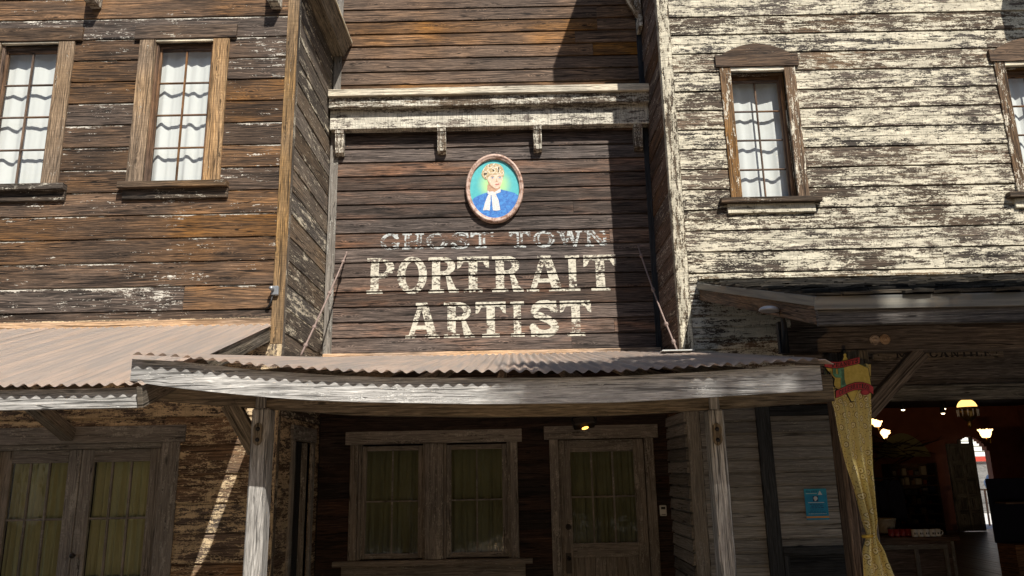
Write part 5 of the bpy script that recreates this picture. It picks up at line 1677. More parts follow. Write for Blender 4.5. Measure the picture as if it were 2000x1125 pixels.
# cactus
cact = [(345, 548), (345, 440), (325, 438), (300, 438), (275, 425), (260, 400), (260, 340), (272, 328), (290, 336), (292, 390), (300, 402), (318, 402), (318, 388), (312, 340), (335, 326), (372, 328), (378, 345), (380, 440), (395, 500), (405, 540), (385, 548)]
add('cactus_outline', bm_plate([SP(355 - 27 + (x - 328) * 1.06, 440 + (y_ - 440) * 1.03) for x, y_ in cact], YG - 0.0085, YG - 0.0045), m_blk, sg)
add('cactus', bm_plate([SP(*p_) for p_ in cact], YG - 0.0115, YG - 0.009), m_grn, sg)
for x0_, x1_ in ((352, 356), (364, 368), (376, 379), (270, 273), (281, 284)):
    yt = 345 if x0_ < 300 else 350
    yb2 = 400 if x0_ < 300 else 520
    add('cactus_rib', bm_plate([SP(x0_, yt), SP(x1_, yt), SP(x1_ + (8 if x0_ > 300 else 0), yb2), SP(x0_ + (8 if x0_ > 300 else 0), yb2)], YG - 0.0135, YG - 0.0118), m_blk, sg)
add('desert_hill', bm_plate([SP(275, 546), SP(300, 538), SP(340, 546), SP(340, 552), SP(275, 552)], YG - 0.0085, YG - 0.0045), m_tan, sg)

# ------------------------------------------------------------------ blue notice on the grey wall
YN = YR - 0.044
no = empty('blue_notice', P(1592, 1016, YN), None, 'bright blue safety notice pinned to the grey wall beside the banner', 'notice')
nc = [P(1570, 955, YN), P(1614, 955.5, YN), P(1618.5, 1014, YN), P(1575, 1015.5, YN)]
x_l, x_r = (nc[0].x + nc[3].x) / 2, (nc[1].x + nc[2].x) / 2
z_b, z_t = nc[3].z, nc[0].z
m_nb = paint_mat('notice_blue_print', (0.0, 0.26, 0.50), (0.01, 0.33, 0.58), 6)
m_nd = paint_mat('notice_navy_print', (0.005, 0.03, 0.12), (0.01, 0.04, 0.15), 6)
m_nw = paint_mat('notice_white_print', (0.65, 0.68, 0.70), (0.75, 0.78, 0.8), 6)
m_no = paint_mat('notice_orange_print', (0.75, 0.32, 0.06), (0.8, 0.4, 0.1), 6)
m_nt = paint_mat('notice_teal_print', (0.02, 0.34, 0.52), (0.03, 0.38, 0.55), 6)
box('panel', m_nb, no, x_l, x_r, YN - 0.006, YN, z_b, z_t, 'x', 0)
NW, NH = x_r - x_l, z_t - z_b


def nrect(name, a, b, c, d, mat, k=1):
    box(name, mat, no, x_l + NW * a, x_l + NW * b, YN - 0.006 - 0.0012 * k, YN - 0.006 - 0.0012 * (k - 1) - 0.0001, z_b + NH * c, z_b + NH * d, 'x', 0)


nrect('header_band', 0, 1, 0.80, 1, m_nt)
nrect('footer_band', 0, 1, 0.055, 0.115, m_no)
nrect('icon_square', 0.36, 0.60, 0.585, 0.765, m_nd)
add('icon_face', bm_lathe([(0.001, -0.002), (0.022, -0.002), (0.022, -0.0003)], (x_l + NW * 0.48, YN - 0.0073, z_b + NH * 0.69), 16, None, 'y'), m_nw, no)
nrect('icon_mask', 0.43, 0.50, 0.60, 0.66, m_nw, 2)
tri = [(0.60, 0.80), (0.80, 0.80), (0.70, 0.94)]
add('warning_triangle', bm_plate([(x_l + NW * a, z_b + NH * b) for a, b in tri], YN - 0.0088, YN - 0.0074), m_nw, no)
wx = 0.07
for c in 'STAY SAFE!':
    if c != ' ':
        bm = bmesh.new()
        for A_, B_, C_, D_, c0, c1 in letter_quads(c, x_l + NW * wx, x_l + NW * (wx + 0.045), lambda x: (z_b + NH * 0.885, z_b + NH * 0.94), 0.003):
            bm.faces.new([bm.verts.new(t) for t in ((A_, YN - 0.0078, c0), (B_, YN - 0.0078, c0), (C_, YN - 0.0078, c1), (D_, YN - 0.0078, c1))])
        add('letter', bm, m_nd, no, recalc=False)
    wx += 0.053 if c != ' ' else 0.03
RN = random.Random(9)
nrect('text_line', 0.14, 0.85, 0.545, 0.562, m_nw)
for zc, a, b, m_ in ((0.49, .2, .8, m_nd), (0.43, .25, .78, m_nd), (0.37, .2, .82, m_nd), (0.31, .2, .8, m_nd), (0.265, .18, .85, m_nd), (0.225, .12, .88, m_nd), (0.185, .1, .9, m_nw)):
    t = a
    while t < b:
        e = min(b, t + RN.uniform(0.06, 0.16))
        nrect('text_word', t, e, zc, zc + (0.024 if zc > 0.35 else 0.012), m_)
        t = e + 0.02
nrect('header_text', 0.07, 0.56, 0.842, 0.856, m_nw, 2)

# ================================================================== SHOP INTERIOR
ZS, YK = 0.13, 18.9
sf = empty('shop_floor', (7, 13, 0), None, kind='structure')
x = 3.2
while x < 13.0:
    box('plank', 'floor', sf, x, x + 0.146, YR + 0.03, YK + 0.3, ZS - 0.03, ZS - 0.001 * random.randrange(3), 'y', 0.003)
    x += 0.15
box('floor_bed', 'dark', sf, 3.2, 13.0, YR + 0.03, YK + 0.3, 0.0, ZS - 0.035, 'x', 0)
si = empty('shop_room', (8, 14, 0), None, 'dark red shop room seen through the open mercantile front', 'room')
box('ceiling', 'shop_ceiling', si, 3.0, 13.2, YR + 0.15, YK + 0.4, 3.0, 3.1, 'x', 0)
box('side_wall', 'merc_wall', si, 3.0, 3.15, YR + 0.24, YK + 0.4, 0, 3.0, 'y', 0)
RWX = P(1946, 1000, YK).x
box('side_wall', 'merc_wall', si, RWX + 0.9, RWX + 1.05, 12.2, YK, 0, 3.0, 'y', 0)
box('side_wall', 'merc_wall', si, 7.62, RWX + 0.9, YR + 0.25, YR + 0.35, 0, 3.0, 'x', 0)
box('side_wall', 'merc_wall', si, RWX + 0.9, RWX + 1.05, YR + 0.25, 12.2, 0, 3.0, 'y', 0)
# back wall with the arched doorway
dxa, dxb = P(1884, 1034, YK).x, P(1957, 1034, YK).x
dspr, dapex = P(1890, 886, YK).z, P(1895, 853, YK).z
arch = [(dxa + (dxb - dxa) * t, dspr + (dapex - dspr) * math.sin(math.pi * t) ** 0.7) for t in np.linspace(0, 1, 17)]
bm = bmesh.new()
bm_box(3.0, dxa, YK, YK + 0.2, 0, 3.0, 0, bm)
bm_box(dxb, 13.2, YK, YK + 0.2, 0, 3.0, 0, bm)
for (a, za_), (b, zb2) in zip(arch[:-1], arch[1:]):
    bm_box(a, b, YK, YK + 0.2, (za_ + zb2) / 2, 3.0, 0, bm)
add('back_wall', bm, 'merc_wall', si, 'x')
# open panelled door leaf, swung inwards from the left jamb
dl = empty('panelled_door', (dxa, YK, ZS), None, 'tall blue grey panelled door standing ajar at the back of the shop', 'door')
lw_ = P(1932, 1034, YK - .3).x - P(1876, 1034, YK - .3).x
lx0, lx1 = P(1868, 1000, YK - .35).x, P(1922, 1000, YK - .35).x
yd = YK - 0.35
ztop, zbot = P(1880, 866, yd).z, ZS + 0.01
cols_ = [lx0 + (lx1 - lx0) * t for t in (0, .14, .46, .56, .88, 1)]
rows_ = [zbot + (ztop - zbot) * t for t in (0, .05, .19, .235, .375, .42, .565, .61, .755, .80, .95, 1)]
box('stile', 'shop_door', dl, cols_[0], cols_[1], yd, yd + 0.06, zbot, ztop, 'z')
box('stile', 'shop_door', dl, cols_[2], cols_[3], yd, yd + 0.06, zbot, ztop + 0.09, 'z')
box('stile', 'shop_door', dl, cols_[4], cols_[5], yd, yd + 0.06, zbot, ztop + 0.14, 'z')
for k in range(0, 11, 2):
    for a, b in ((1, 2), (3, 4)):
        box('rail', 'shop_door', dl, cols_[a], cols_[b], yd + 0.003, yd + 0.057, rows_[k], rows_[k + 1], 'x')
for k in range(1, 11, 2):
    for a, b in ((1, 2), (3, 4)):
        box('panel', 'shop_door', dl, cols_[a] + 0.012, cols_[b] - 0.012, yd + 0.016, yd + 0.045, rows_[k] + 0.012, rows_[k + 1] - 0.012, 'z', 0.012)
        box('panel_back', 'shop_door', dl, cols_[a], cols_[b], yd + 0.030, yd + 0.042, rows_[k], rows_[k + 1], 'z', 0)
# bright yard behind the shop
yard = add('back_yard', bm_box(6, 26, YK + 0.35, 45, -0.05, ZS - 0.03, 0), plain('pale_yard_paving', (0.55, 0.53, 0.50), 0.9, 0, 0.15, 4), None)
tag(yard, kind='structure')
yb_ = 25.5
bx_ = P(1925, 900, yb_).x
sh_ = empty('slatted_stall', (bx_, yb_, 0), None, 'white slatted stall front with red cloth valance seen through the back door', 'stall')
for k in range(9):
    z0_ = P(1925, 893, yb_).z + 0.03 + k * 0.17
    box('slat', 'white_paint', sh_, bx_ - 2.5, bx_ + 2.5, yb_, yb_ + 0.03, z0_, z0_ + 0.13, 'x')
box('valance', 'red_paint', sh_, bx_ - 2.5, bx_ + 2.5, yb_ - 0.05, yb_ + 0.02, P(1925, 893, yb_).z - 0.13, P(1925, 893, yb_).z + 0.02, 'x')
box('board_wall', 'right_low', sh_, bx_ - 2.5, bx_ + 2.5, yb_ + 0.03, yb_ + 0.08, 0.1, P(1925, 893, yb_).z - 0.135, 'x')
for t in (-2.4, 2.4):
    box('stall_post', 'merc', sh_, bx_ + t - 0.06, bx_ + t + 0.06, yb_ + 0.09, yb_ + 0.21, 0.1, 3.8, 'z')
ys2_ = 20.4
fs_ = empty('folding_stand', P(1932, 1014, ys2_), None, 'orange wooden folding stand outside the back door', 'stand')
t0, t1 = P(1923, 957, ys2_), P(1933, 955, ys2_)
gz = ZS - 0.03
for a, b in ((t0, Vector((P(1931, 1012, ys2_).x, ys2_, gz + 0.01))), (t1, Vector((P(1942, 1014, ys2_).x, ys2_, gz + 0.01))), (t0 + Vector((0.03, 0.3, 0)), Vector((t0.x + 0.05, ys2_ + 0.5, gz + 0.01)))):
    bar('leg', 'oak', fs_, a, b, 0.04, 0.035, (0, 1, 0))
box('top_rail', 'oak', fs_, t0.x - 0.03, t1.x + 0.12, ys2_ - 0.03, ys2_ + 0.33, t0.z - 0.01, t0.z + 0.02, 'x')
cb = P(1933, 945, ys2_ + 0.1)
bm = bmesh.new()
bmesh.ops.create_uvsphere(bm, u_segments=18, v_segments=12, radius=1.0)
RC = random.Random(3)
for v_ in bm.verts:
    v_.co *= 1 + 0.12 * math.sin(5 * v_.co.x + 3 * v_.co.z) + RC.uniform(-0.05, 0.05)
    v_.co.z = max(v_.co.z, -0.75)
bmesh.ops.transform(bm, verts=bm.verts[:], matrix=Matrix.Translation((cb.x + 0.05, ys2_ + 0.14, t0.z + 0.02 + 0.15)) @ Matrix.Diagonal((0.14, 0.13, 0.19, 1)))
bb = add('cloth_bundle', bm, 'blue_cloth', None, 'z', smooth=True)
tag(bb, 'pale blue cloth bundle on the orange folding stand', 'cloth')

# lit arched niche with branches
na, nb_ = P(1712, 880, YK - .02), P(1816, 880, YK - .02)
nz0, nzt = P(1765, 893, YK - .02).z, P(1765, 846, YK - .02).z
ni = empty('arched_niche', ((na.x + nb_.x) / 2, YK, nz0), None, 'arched pale green niche filled with bare branches at the back of the shop', 'niche')
arcp = [(na.x, nz0), (nb_.x, nz0)] + [(nb_.x + (na.x - nb_.x) * t, nz0 + 0.05 + (nzt - nz0 - 0.05) * math.sin(math.pi * t) ** 0.75) for t in np.linspace(0.0, 1, 20)]
add('niche_back', bm_plate(arcp, YK - 0.03, YK - 0.005), 'niche', ni)
RB = random.Random(6)
for k in range(26):
    a = Vector((RB.uniform(na.x - 0.3, nb_.x), YK - 0.12 - 0.05 * (k % 4), nz0 + RB.uniform(-0.02, 0.32)))
    pts = [a]
    dirv = Vector((RB.choice((-1, 1)), 0, RB.uniform(-0.5, 0.6))).normalized()
    for s_ in range(4):
        dirv = (dirv + Vector((0, RB.uniform(-.15, .15), RB.uniform(-.35, .35)))).normalized()
        pts.append(pts[-1] + dirv * 0.16)
    add('branch', bm_tube(pts, [0.014, 0.011, 0.009, 0.007, 0.003], 5), 'branch', ni)

# lamps
def glow(name, loc, color, watts, r=0.03):
    l = bpy.data.lights.new(name, 'POINT')
    l.energy = watts; l.color = color; l.shadow_soft_size = r
    o = bpy.data.objects.new(name, l)
    COL.objects.link(o)
    return o


MT['amber'] = emit('amber_glass_glow', (1.0, 0.58, 0.16), 1.6)
MT['warm'] = emit('warm_shade_glow', (1.0, 0.60, 0.25), 3.0)
MT['spot_glow'] = emit('warm_spot_glow', (1.0, 0.80, 0.50), 5.0)
YG2 = 11.5
gq = P(1889, 797, YG2)
rg_ = 17.5 / FPX * YG2
gc = empty('globe_chandelier', gq, None, 'glowing amber globe lamp hanging from the shop ceiling', 'lamp')
bm = bm_lathe([(rg_ * math.cos(t), rg_ * math.sin(t)) for t in np.linspace(0.05, math.pi / 2, 9)], gq, 24)
add('globe', bm, 'amber', gc, smooth=True)
add('brass_band', bm_lathe([(rg_ * 1.04, -0.018), (rg_ * 1.07, 0.0), (rg_ * 1.04, 0.014), (rg_ * 0.98, 0.0)], gq, 24), 'brass', gc, smooth=True)
add('brass_basket', bm_lathe([(rg_ * 1.0, -0.02), (rg_ * 0.98, -0.06), (rg_ * 0.72, -0.14), (rg_ * 0.4, -0.18), (rg_ * 0.2, -0.2), (rg_ * 0.28, -0.24), (0.01, -0.30)], gq, 16), 'brass', gc, smooth=True)
for k in range(12):
    a = k * math.pi / 6
    add('prism', bm_tube([gq + Vector((rg_ * 1.02 * math.cos(a), rg_ * 1.02 * math.sin(a), -0.02)), gq + Vector((rg_ * 1.02 * math.cos(a), rg_ * 1.02 * math.sin(a), -0.12))], [0.012, 0.004], 6), 'mug', gc)
add('hanging_rod', bm_tube([gq + Vector((0, 0, rg_)), Vector((gq.x, gq.y, 3.0))], 0.012, 8), 'brass', gc)
glow('globe_light', gq + Vector((0, -0.35, -0.1)), (1.0, 0.62, 0.25), 12)


def sconce(px, py, Y, label, tilt=0.0, watts=2.0, s=1.0):
    q = P(px, py, Y)
    e = empty('wall_sconce', q, None, label, 'lamp', 'glass shaded wall lamps in the shop')
    bm = bm_lathe([(0.03 * s, -0.06 * s), (0.055 * s, -0.055 * s), (0.075 * s, -0.01 * s), (0.085 * s, 0.035 * s), (0.105 * s, 0.06 * s), (0.098 * s, 0.062 * s), (0.07 * s, 0.02 * s)], (0, 0, 0), 20)
    for v_ in bm.verts:
        if v_.co.z > 0.05 * s:
            a = math.atan2(v_.co.y, v_.co.x)
            v_.co.z += 0.012 * s * math.sin(a * 6)
    bmesh.ops.transform(bm, verts=bm.verts[:], matrix=Matrix.Translation(q) @ Matrix.Rotation(tilt, 4, 'Y'))
    add('glass_shade', bm, 'warm', e, smooth=True)
    add('arm', bm_tube([q + Vector((0, 0, -0.06 * s)), q + Vector((0.03, 0.03, -0.13 * s)), q + Vector((0.10 * s, 0.10, -0.14 * s)), q + Vector((0.13 * s, 0.16, -0.09 * s))], 0.010, 6), 'brass', e, smooth=True)
    glow('sconce_light', q + Vector((0.0, -0.05, 0.12)), (1.0, 0.55, 0.22), watts)


sconce(1925, 847, 16.2, 'lit glass wall lamp on the red wall right of the back door', 0, 48.0, 1.35)
sconce(1713, 828, 11.6, 'upright lit glass lamp just right of the yellow banner', 0.1, 1.2, 0.72)
sconce(1727, 845, 11.5, 'tilted lit glass lamp left of the arched niche', 2.2, 1.2, 0.72)
sconce(1703, 824, 11.9, 'lit glass lamp half hidden behind the yellow banner', 0.2, 0.8, 0.62)
for k, (px_, py_, lb) in enumerate(((1764, 801, 'single small ceiling spot lamp left of the amber globe'), (1844, 799, 'upper of two small ceiling spot lamps beside the amber globe'), (1842, 808, 'lower of two small ceiling spot lamps beside the amber globe'))):
    q = P(px_, py_, 13.0)
    e = empty('ceiling_spot', q, None, lb, 'lamp', 'small spot lamps under the shop ceiling')
    add('can', bm_lathe([(0.03, 0.008), (0.038, 0.02), (0.036, 0.12), (0.01, 0.15)], q, 14), 'black', e, smooth=True)
    add('lens', bm_lathe([(0.001, -0.012), (0.02, -0.008), (0.03, 0.008)], q, 14), 'spot_glow', e, smooth=True)
    glow('spot_light', q + Vector((0, -0.1, -0.1)), (1.0, 0.72, 0.45), 38)
    add('stem', bm_tube([q + Vector((0, 0, 0.15)), Vector((q.x, q.y, 3.0))], 0.008, 6), 'black', e)

# counter with mugs
YCN = 11.2
ct0, ct1 = P(1722, 1050, YCN), P(1868, 1048, YCN)
cn = empty('shop_counter', (ct0.x, YCN, ZS), None, 'dark wooden display counter inside the shop behind the banner', 'counter')
zc_ = P(1800, 1049, YCN).z
box('counter_top', 'cabinet', cn, ct0.x - 0.4, ct1.x + 0.02, YCN - 0.05, YCN + 0.8, zc_ - 0.05, zc_, 'x')
box('counter_body', 'cabinet', cn, ct0.x - 0.38, ct1.x - 0.04, YCN + 0.02, YCN + 0.76, ZS, zc_ - 0.052, 'x')
for a, b, c, d in ((ct0.x, ct1.x - 0.14, zc_ - 0.16, zc_ - 0.10), (ct1.x - 0.2, ct1.x - 0.14, ZS, zc_ - 0.162), (ct0.x + 0.43, ct0.x + 0.49, ZS, zc_ - 0.162), (ct1.x - 0.09, ct1.x - 0.045, ZS, zc_ - 0.06)):
    box('frame_strip', 'frame_grey', cn, a, b, YCN + 0.0, YCN + 0.018, c, d)
MUGX = [1787, 1798.5, 1810, 1822.5, 1832.5]
names_ = ['leftmost white mug with dark print on the shop counter', 'second white mug from the left on the shop counter', 'middle one of the five white mugs on the counter', 'fourth white mug from the left on the shop counter', 'rightmost white mug, handle to the right, on the counter']


def mug(q, mat, label, group, mark=True):
    e = empty('mug', q, None, label, 'mug', group)
    r_ = 0.040
    add('cup', bm_lathe([(0.001, 0.003), (r_ * 0.95, 0.0), (r_, 0.008), (r_, 0.098), (r_ * 0.9, 0.098), (r_ * 0.88, 0.012), (0.001, 0.010)], q, 18), mat, e, smooth=True)
    add('handle', bm_tube([q + Vector((r_ * 0.95, 0, 0.08)), q + Vector((r_ + 0.025, 0, 0.075)), q + Vector((r_ + 0.032, 0, 0.05)), q + Vector((r_ + 0.02, 0, 0.025)), q + Vector((r_ * 0.95, 0, 0.022))], 0.006, 6), mat, e, smooth=True)
    if mark:
        bm = bmesh.new()
        for s_ in (-0.35, 0.35):
            vs = [bm.verts.new(q + Vector(((r_ + 0.0012) * math.sin(s_ + t), -(r_ + 0.0012) * math.cos(s_ + t), z_))) for t, z_ in ((-0.2, 0.03), (0.2, 0.03), (0.24, 0.05), (0.0, 0.062), (-0.24, 0.05))]
            bm.faces.new(vs)
        add('print', bm, 'black', e)


for mx_, lb in zip(MUGX, names_):
    q = P(mx_, 1047, YCN + 0.06); q.z = zc_ + 0.001
    mug(q, 'mug', lb, 'white mugs on the shop counter')
ord_ = ['leftmost', 'second', 'third', 'fourth']
for k, mx_ in enumerate((1741, 1752, 1763, 1774)):
    q = P(mx_, 1045, YCN + 0.16); q.z = zc_ + 0.001
    mug(q, 'mug_red', f'{ord_[k]} dark red mug in the row left of the white mugs', 'dark red mugs on the shop counter', False)
# basket
q = P(1727, 1015, YCN + 0.5); 
bk = empty('wicker_basket', (q.x, q.y, zc_), None, 'pale wicker basket at the left end of the shop counter', 'basket')
add('weave', bm_lathe([(0.001, 0.0), (0.10, 0.0), (0.13, 0.10), (0.155, 0.21), (0.145, 0.21), (0.12, 0.1), (0.09, 0.012), (0.001, 0.012)], (q.x, q.y, zc_ + 0.001), 24), 'wicker', bk, smooth=True)
add('rim', bm_lathe([(0.15, 0.205), (0.165, 0.215), (0.15, 0.228), (0.138, 0.215)], (q.x, q.y, zc_ + 0.001), 24), 'wicker', bk, smooth=True)
# navy shirts hanging on a rail
q0, q1 = P(1706, 941, 12.6), P(1742, 941, 12.6)
hr = empty('hanging_rail', (q0.x, 12.6, ZS), None, 'dark clothes rail behind the yellow banner', 'rail')
add('bar', bm_tube([(q0.x - 0.4, 12.6, q0.z + 0.05), (q1.x + 0.05, 12.6, q0.z + 0.05)], 0.012, 8), 'iron', hr)
add('upright', bm_tube([(q1.x + 0.05, 12.6, q0.z + 0.05), (q1.x + 0.05, 12.6, ZS)], 0.014, 8), 'iron', hr)
add('upright', bm_tube([(q0.x - 0.4, 12.6, q0.z + 0.05), (q0.x - 0.4, 12.6, ZS)], 0.014, 8), 'iron', hr)
for k in range(3):
    a = q0.x - 0.05 + k * 0.12
    z1_ = q0.z + 0.02
    bm = bm_plate([(a - 0.05, z1_ - 0.62), (a + 0.20, z1_ - 0.62), (a + 0.20, z1_ - 0.1), (a + 0.12, z1_), (a + 0.03, z1_), (a - 0.05, z1_ - 0.1)], 12.55 - 0.05 * k, 12.58 - 0.05 * k)
    o = add('shirt', bm, 'navy', None, 'z')
    tag(o, ['navy shirt at the far left of the rail behind the banner', 'middle navy shirt hanging on the clothes rail', 'front navy shirt nearest the shop counter'][k], 'shirt', 'navy shirts on the clothes rail')
# shelf of dim goods along the back
gs0, gs1 = P(1745, 1000, 16.5), P(1838, 1000, 16.5)
sv = empty('goods_shelf', (gs0.x, 16.5, ZS), None, 'tall dark shelf of small goods below the arched niche', 'shelf')
zt_ = P(1790, 905, 16.5).z
box('back_panel', 'cabinet', sv, gs0.x, gs1.x, 16.75, 16.78, ZS, zt_, 'x')
for a in (gs0.x, gs1.x - 0.04):
    box('upright', 'cabinet', sv, a, a + 0.04, 16.4, 16.749, ZS, zt_, 'z')
RG = random.Random(12)
gm_list = ['mug', 'goods', 'mug_red', 'navy', 'wicker', 'brass', 'goods', 'goods']
gcols = [plain('shelf_goods_%s' % n_, c_, 0.6) for n_, c_ in (('tan', (0.30, 0.2, 0.1)), ('grey', (0.2, 0.2, 0.2)), ('rust', (0.28, 0.08, 0.04)), ('ivory', (0.5, 0.45, 0.35)), ('navy', (0.03, 0.04, 0.1)))]
for r_ in range(6):
    z_ = ZS + 0.35 + r_ * (zt_ - ZS - 0.4) / 6
    box('shelf_board', 'cabinet', sv, gs0.x + 0.042, gs1.x - 0.042, 16.4, 16.748, z_ - 0.025, z_, 'x')
    x = gs0.x + 0.06
    k = 0
    while x < gs1.x - 0.18:
        w_ = RG.uniform(0.05, 0.12); h_ = RG.uniform(0.06, 0.2)
        o = add('packed_goods', bm_box(x, x + w_, 16.45, 16.45 + w_, z_ + 0.001, z_ + h_, 0.01), RG.choice(gcols), sv, 'z')
        x += w_ + RG.uniform(0.01, 0.06)
# dark display on the right
dq = P(1975, 1000, 10.6)
ds = empty('dark_display', (dq.x, 10.6, ZS), None, 'dark display stand with a navy banner at the right edge of the shop', 'display')
box('base', 'cabinet', ds, dq.x - 0.02, dq.x + 0.9, 10.6, 11.0, ZS, P(1975, 1065, 10.6).z, 'x')
box('back_board', 'navy', ds, dq.x - 0.08, dq.x + 0.9, 10.9, 10.94, P(1975, 1065, 10.6).z + 0.002, P(1975, 935, 10.6).z, 'z')
box('shelf', 'cabinet', ds, dq.x - 0.02, dq.x + 0.9, 10.65, 10.898, P(1975, 985, 10.6).z, P(1975, 981, 10.6).z, 'x')

# ================================================================== SHADE TREE behind the camera (casts the dappled shade)
TC = Vector((2.55, 5.45, 2.95)) + Vector((0.46, -1.0, 1.30)) * 7.0
tr = empty('shade_tree', (TC.x + 0.8, TC.y - 0.6, -0.14), None, 'leafy shade tree across the street from the shops', 'tree')
RT = random.Random(19)
base = Vector((TC.x + 0.8, TC.y - 0.6, -0.16))
tp = [base, base + Vector((0.05, 0, 3)), base + Vector((-0.1, 0.1, 6.5)), base + Vector((-0.4, 0.3, 9.5)), TC]
bm = bm_tube(tp, [0.30, 0.24, 0.2, 0.14, 0.05], 12)
limbs = []
for k in range(9):
    s0 = tp[2].lerp(tp[4], RT.uniform(0.45, 0.95))
    e0_ = TC + Vector((RT.uniform(-2.2, 2.2), RT.uniform(-1.2, 1.2), RT.uniform(-0.9, 0.9)))
    bm_tube([s0, s0.lerp(e0_, 0.5) + Vector((0, 0, 0.2)), e0_], [0.07, 0.045, 0.015], 7, bm)
    limbs.append(e0_)
add('trunk', bm, 'bark', tr, 'z', smooth=True)
bm = bmesh.new()
centres = [(c, RT.uniform(0.45, 0.8)) for c in limbs] + [(TC + Vector((RT.uniform(-2.2, 2.4), RT.uniform(-1.1, 1.1), RT.uniform(-0.9, 0.9))), RT.uniform(0.4, 0.75)) for _ in range(24)]
for c, r_ in centres:
    for _ in range(230):
        d = Vector((RT.gauss(0, 1), RT.gauss(0, 1), RT.gauss(0, 1))).normalized() * r_ * RT.random() ** 0.45
        p = c + d
        if p.x < TC.x - 2.6: continue
        tt = 5.45 - p.y
        sx, sz = p.x - 0.46 * tt, p.z - 1.30 * tt
        if ((sx - 1.62) / 0.42) ** 2 + ((sz - 2.2) / 0.30) ** 2 < 1 and RT.random() < 0.85: continue      # crown thinned so a sun patch reaches the porch fascia
        n_ = Vector((RT.gauss(0, 1), RT.gauss(0, 1), RT.gauss(0, 1))).normalized()
        s_ = n_.orthogonal().normalized(); t_ = n_.cross(s_)
        L = RT.uniform(0.09, 0.15)
        vs = [bm.verts.new(p + s_ * L), bm.verts.new(p + t_ * L * 0.45), bm.verts.new(p - s_ * L), bm.verts.new(p - t_ * L * 0.45)]
        bm.faces.new(vs)
add('crown', bm, 'leaf', tr, recalc=False)

# ================================================================== unseen plank houses added across the street to block skylight
for k, (xa, xb, hgt, mt_, lb) in enumerate(((-19, -7.5, 7.2, 'left', 'unseen brown plank house added to block skylight, left one'), (-7.2, 4.5, 8.6, 'merc', 'unseen tall dark plank house added to block skylight, middle one'), (4.8, 18, 7.4, 'beam', 'unseen grey brown plank house added to block skylight, right one'))):
    Yh = -15.0
    e = empty('sky_block_house', ((xa + xb) / 2, Yh, -0.14), None, lb, 'house', 'unseen houses added to block skylight')
    box('wall', mt_, e, xa, xb, Yh - 6, Yh, -0.14, hgt, 'x', 0)
    bm = bmesh.new()
    xm = (xa + xb) / 2
    A = [bm.verts.new((x_, Yh + 0.5, z_)) for x_, z_ in ((xa - 0.4, hgt + 0.01), (xb + 0.4, hgt + 0.01), (xm, hgt + 2.4))]
    B = [bm.verts.new((x_, Yh - 6.4, z_)) for x_, z_ in ((xa - 0.4, hgt + 0.01), (xb + 0.4, hgt + 0.01), (xm, hgt + 2.4))]
    bm.faces.new(A); bm.faces.new(B[::-1])
    for i in range(3): bm.faces.new([A[i], A[(i + 1) % 3], B[(i + 1) % 3], B[i]])
    add('roof', bm, 'shingle', e, 'x')
    for i in range(4):
        xw = xa + (xb - xa) * (i + 0.5) / 4
        for zw in (1.0, 4.4):
            w_ = add('window', bm_box(xw - 0.55, xw + 0.55, Yh + 0.002, Yh + 0.06, zw, zw + 1.7), 'frame_grey', e, 'z')
            add('pane', bm_box(xw - 0.45, xw + 0.45, Yh + 0.062, Yh + 0.066, zw + 0.1, zw + 1.6, 0), 'black', w_, 'z')
    add('porch_roof', bm_box(xa, xb, Yh + 0.07, Yh + 2.4, 3.1, 3.25, 0.02), 'sheet', e, 'y')
    for i in range(5):
        xw = xa + 0.2 + (xb - xa - 0.4) * i / 4
        box('post', 'post', e, xw - 0.08, xw + 0.08, Yh + 2.1, Yh + 2.26, -0.14, 3.099, 'z')

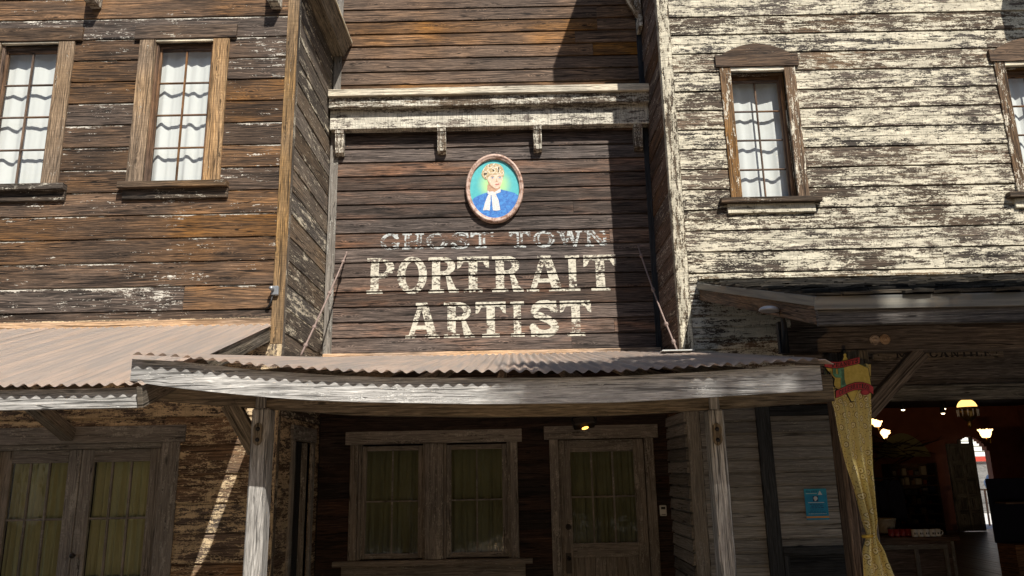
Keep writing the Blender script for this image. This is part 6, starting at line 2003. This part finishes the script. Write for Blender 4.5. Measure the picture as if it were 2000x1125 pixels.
# ================================================================== unseen trees added behind the camera to block the sky and deepen the shade
RT2 = random.Random(77)
bmT = bm_tube([(0, 0, 0), (0.1, 0, 2.6), (-0.1, 0.1, 5.2), (0.0, 0.0, 9.0)], [0.34, 0.27, 0.2, 0.06], 10)
for k in range(8):
    a = k * 0.785
    bm_tube([(0, 0, 4.2 + 0.4 * k), (1.3 * math.cos(a), 1.3 * math.sin(a), 6.0 + 0.45 * k), (2.9 * math.cos(a), 2.9 * math.sin(a), 7.2 + 0.5 * k)], [0.13, 0.08, 0.03], 6, bmT)
bmC = bmesh.new()
for k in range(46):
    a, rr, zz = RT2.uniform(0, 6.283), 3.3 * RT2.random() ** 0.5, RT2.uniform(3.6, 12.6)
    rr *= max(0.35, 1 - abs(zz - 7.5) / 8.0)
    c = Vector((rr * math.cos(a), rr * math.sin(a), zz))
    r_ = RT2.uniform(0.8, 1.3)
    for _ in range(85):
        p = c + Vector((RT2.gauss(0, 1), RT2.gauss(0, 1), RT2.gauss(0, 0.8))).normalized() * r_ * RT2.random() ** 0.4
        n_ = Vector((RT2.gauss(0, 1), RT2.gauss(0, 1), RT2.gauss(0, 1))).normalized()
        s_ = n_.orthogonal().normalized(); t_ = n_.cross(s_)
        L = RT2.uniform(0.16, 0.30)
        bmC.faces.new([bmC.verts.new(p + s_ * L), bmC.verts.new(p + t_ * L * 0.55), bmC.verts.new(p - s_ * L), bmC.verts.new(p - t_ * L * 0.55)])
tb = add('trunk', bmT, 'bark', None, 'z', smooth=True)
cb_ = add('crown', bmC, 'leaf', None, recalc=False)
me_t, me_c = tb.data, cb_.data
bpy.data.objects.remove(tb); bpy.data.objects.remove(cb_)
tpos = [(-14.5, -8.3), (-9.6, -9.0), (-4.9, -8.2), (0.2, -8.8), (5.4, -8.4), (10.6, -9.0), (15.8, -8.3)]
onames = ['first', 'second', 'third', 'fourth', 'fifth', 'sixth', 'seventh']
for k, (x_, y_) in enumerate(tpos):
    e = empty('sky_block_tree', (x_, y_, -0.14), None, f'{onames[k]} unseen leafy tree in the row added to block skylight', 'tree', 'unseen trees added to block skylight')
    for nm, me_ in (('trunk', me_t), ('crown', me_c)):
        o = bpy.data.objects.new(nm, me_)
        COL.objects.link(o)
        o.parent = e
    e.rotation_euler.z = k * 1.9
    e.scale = (1, 1, 0.94 + 0.03 * (k % 3))
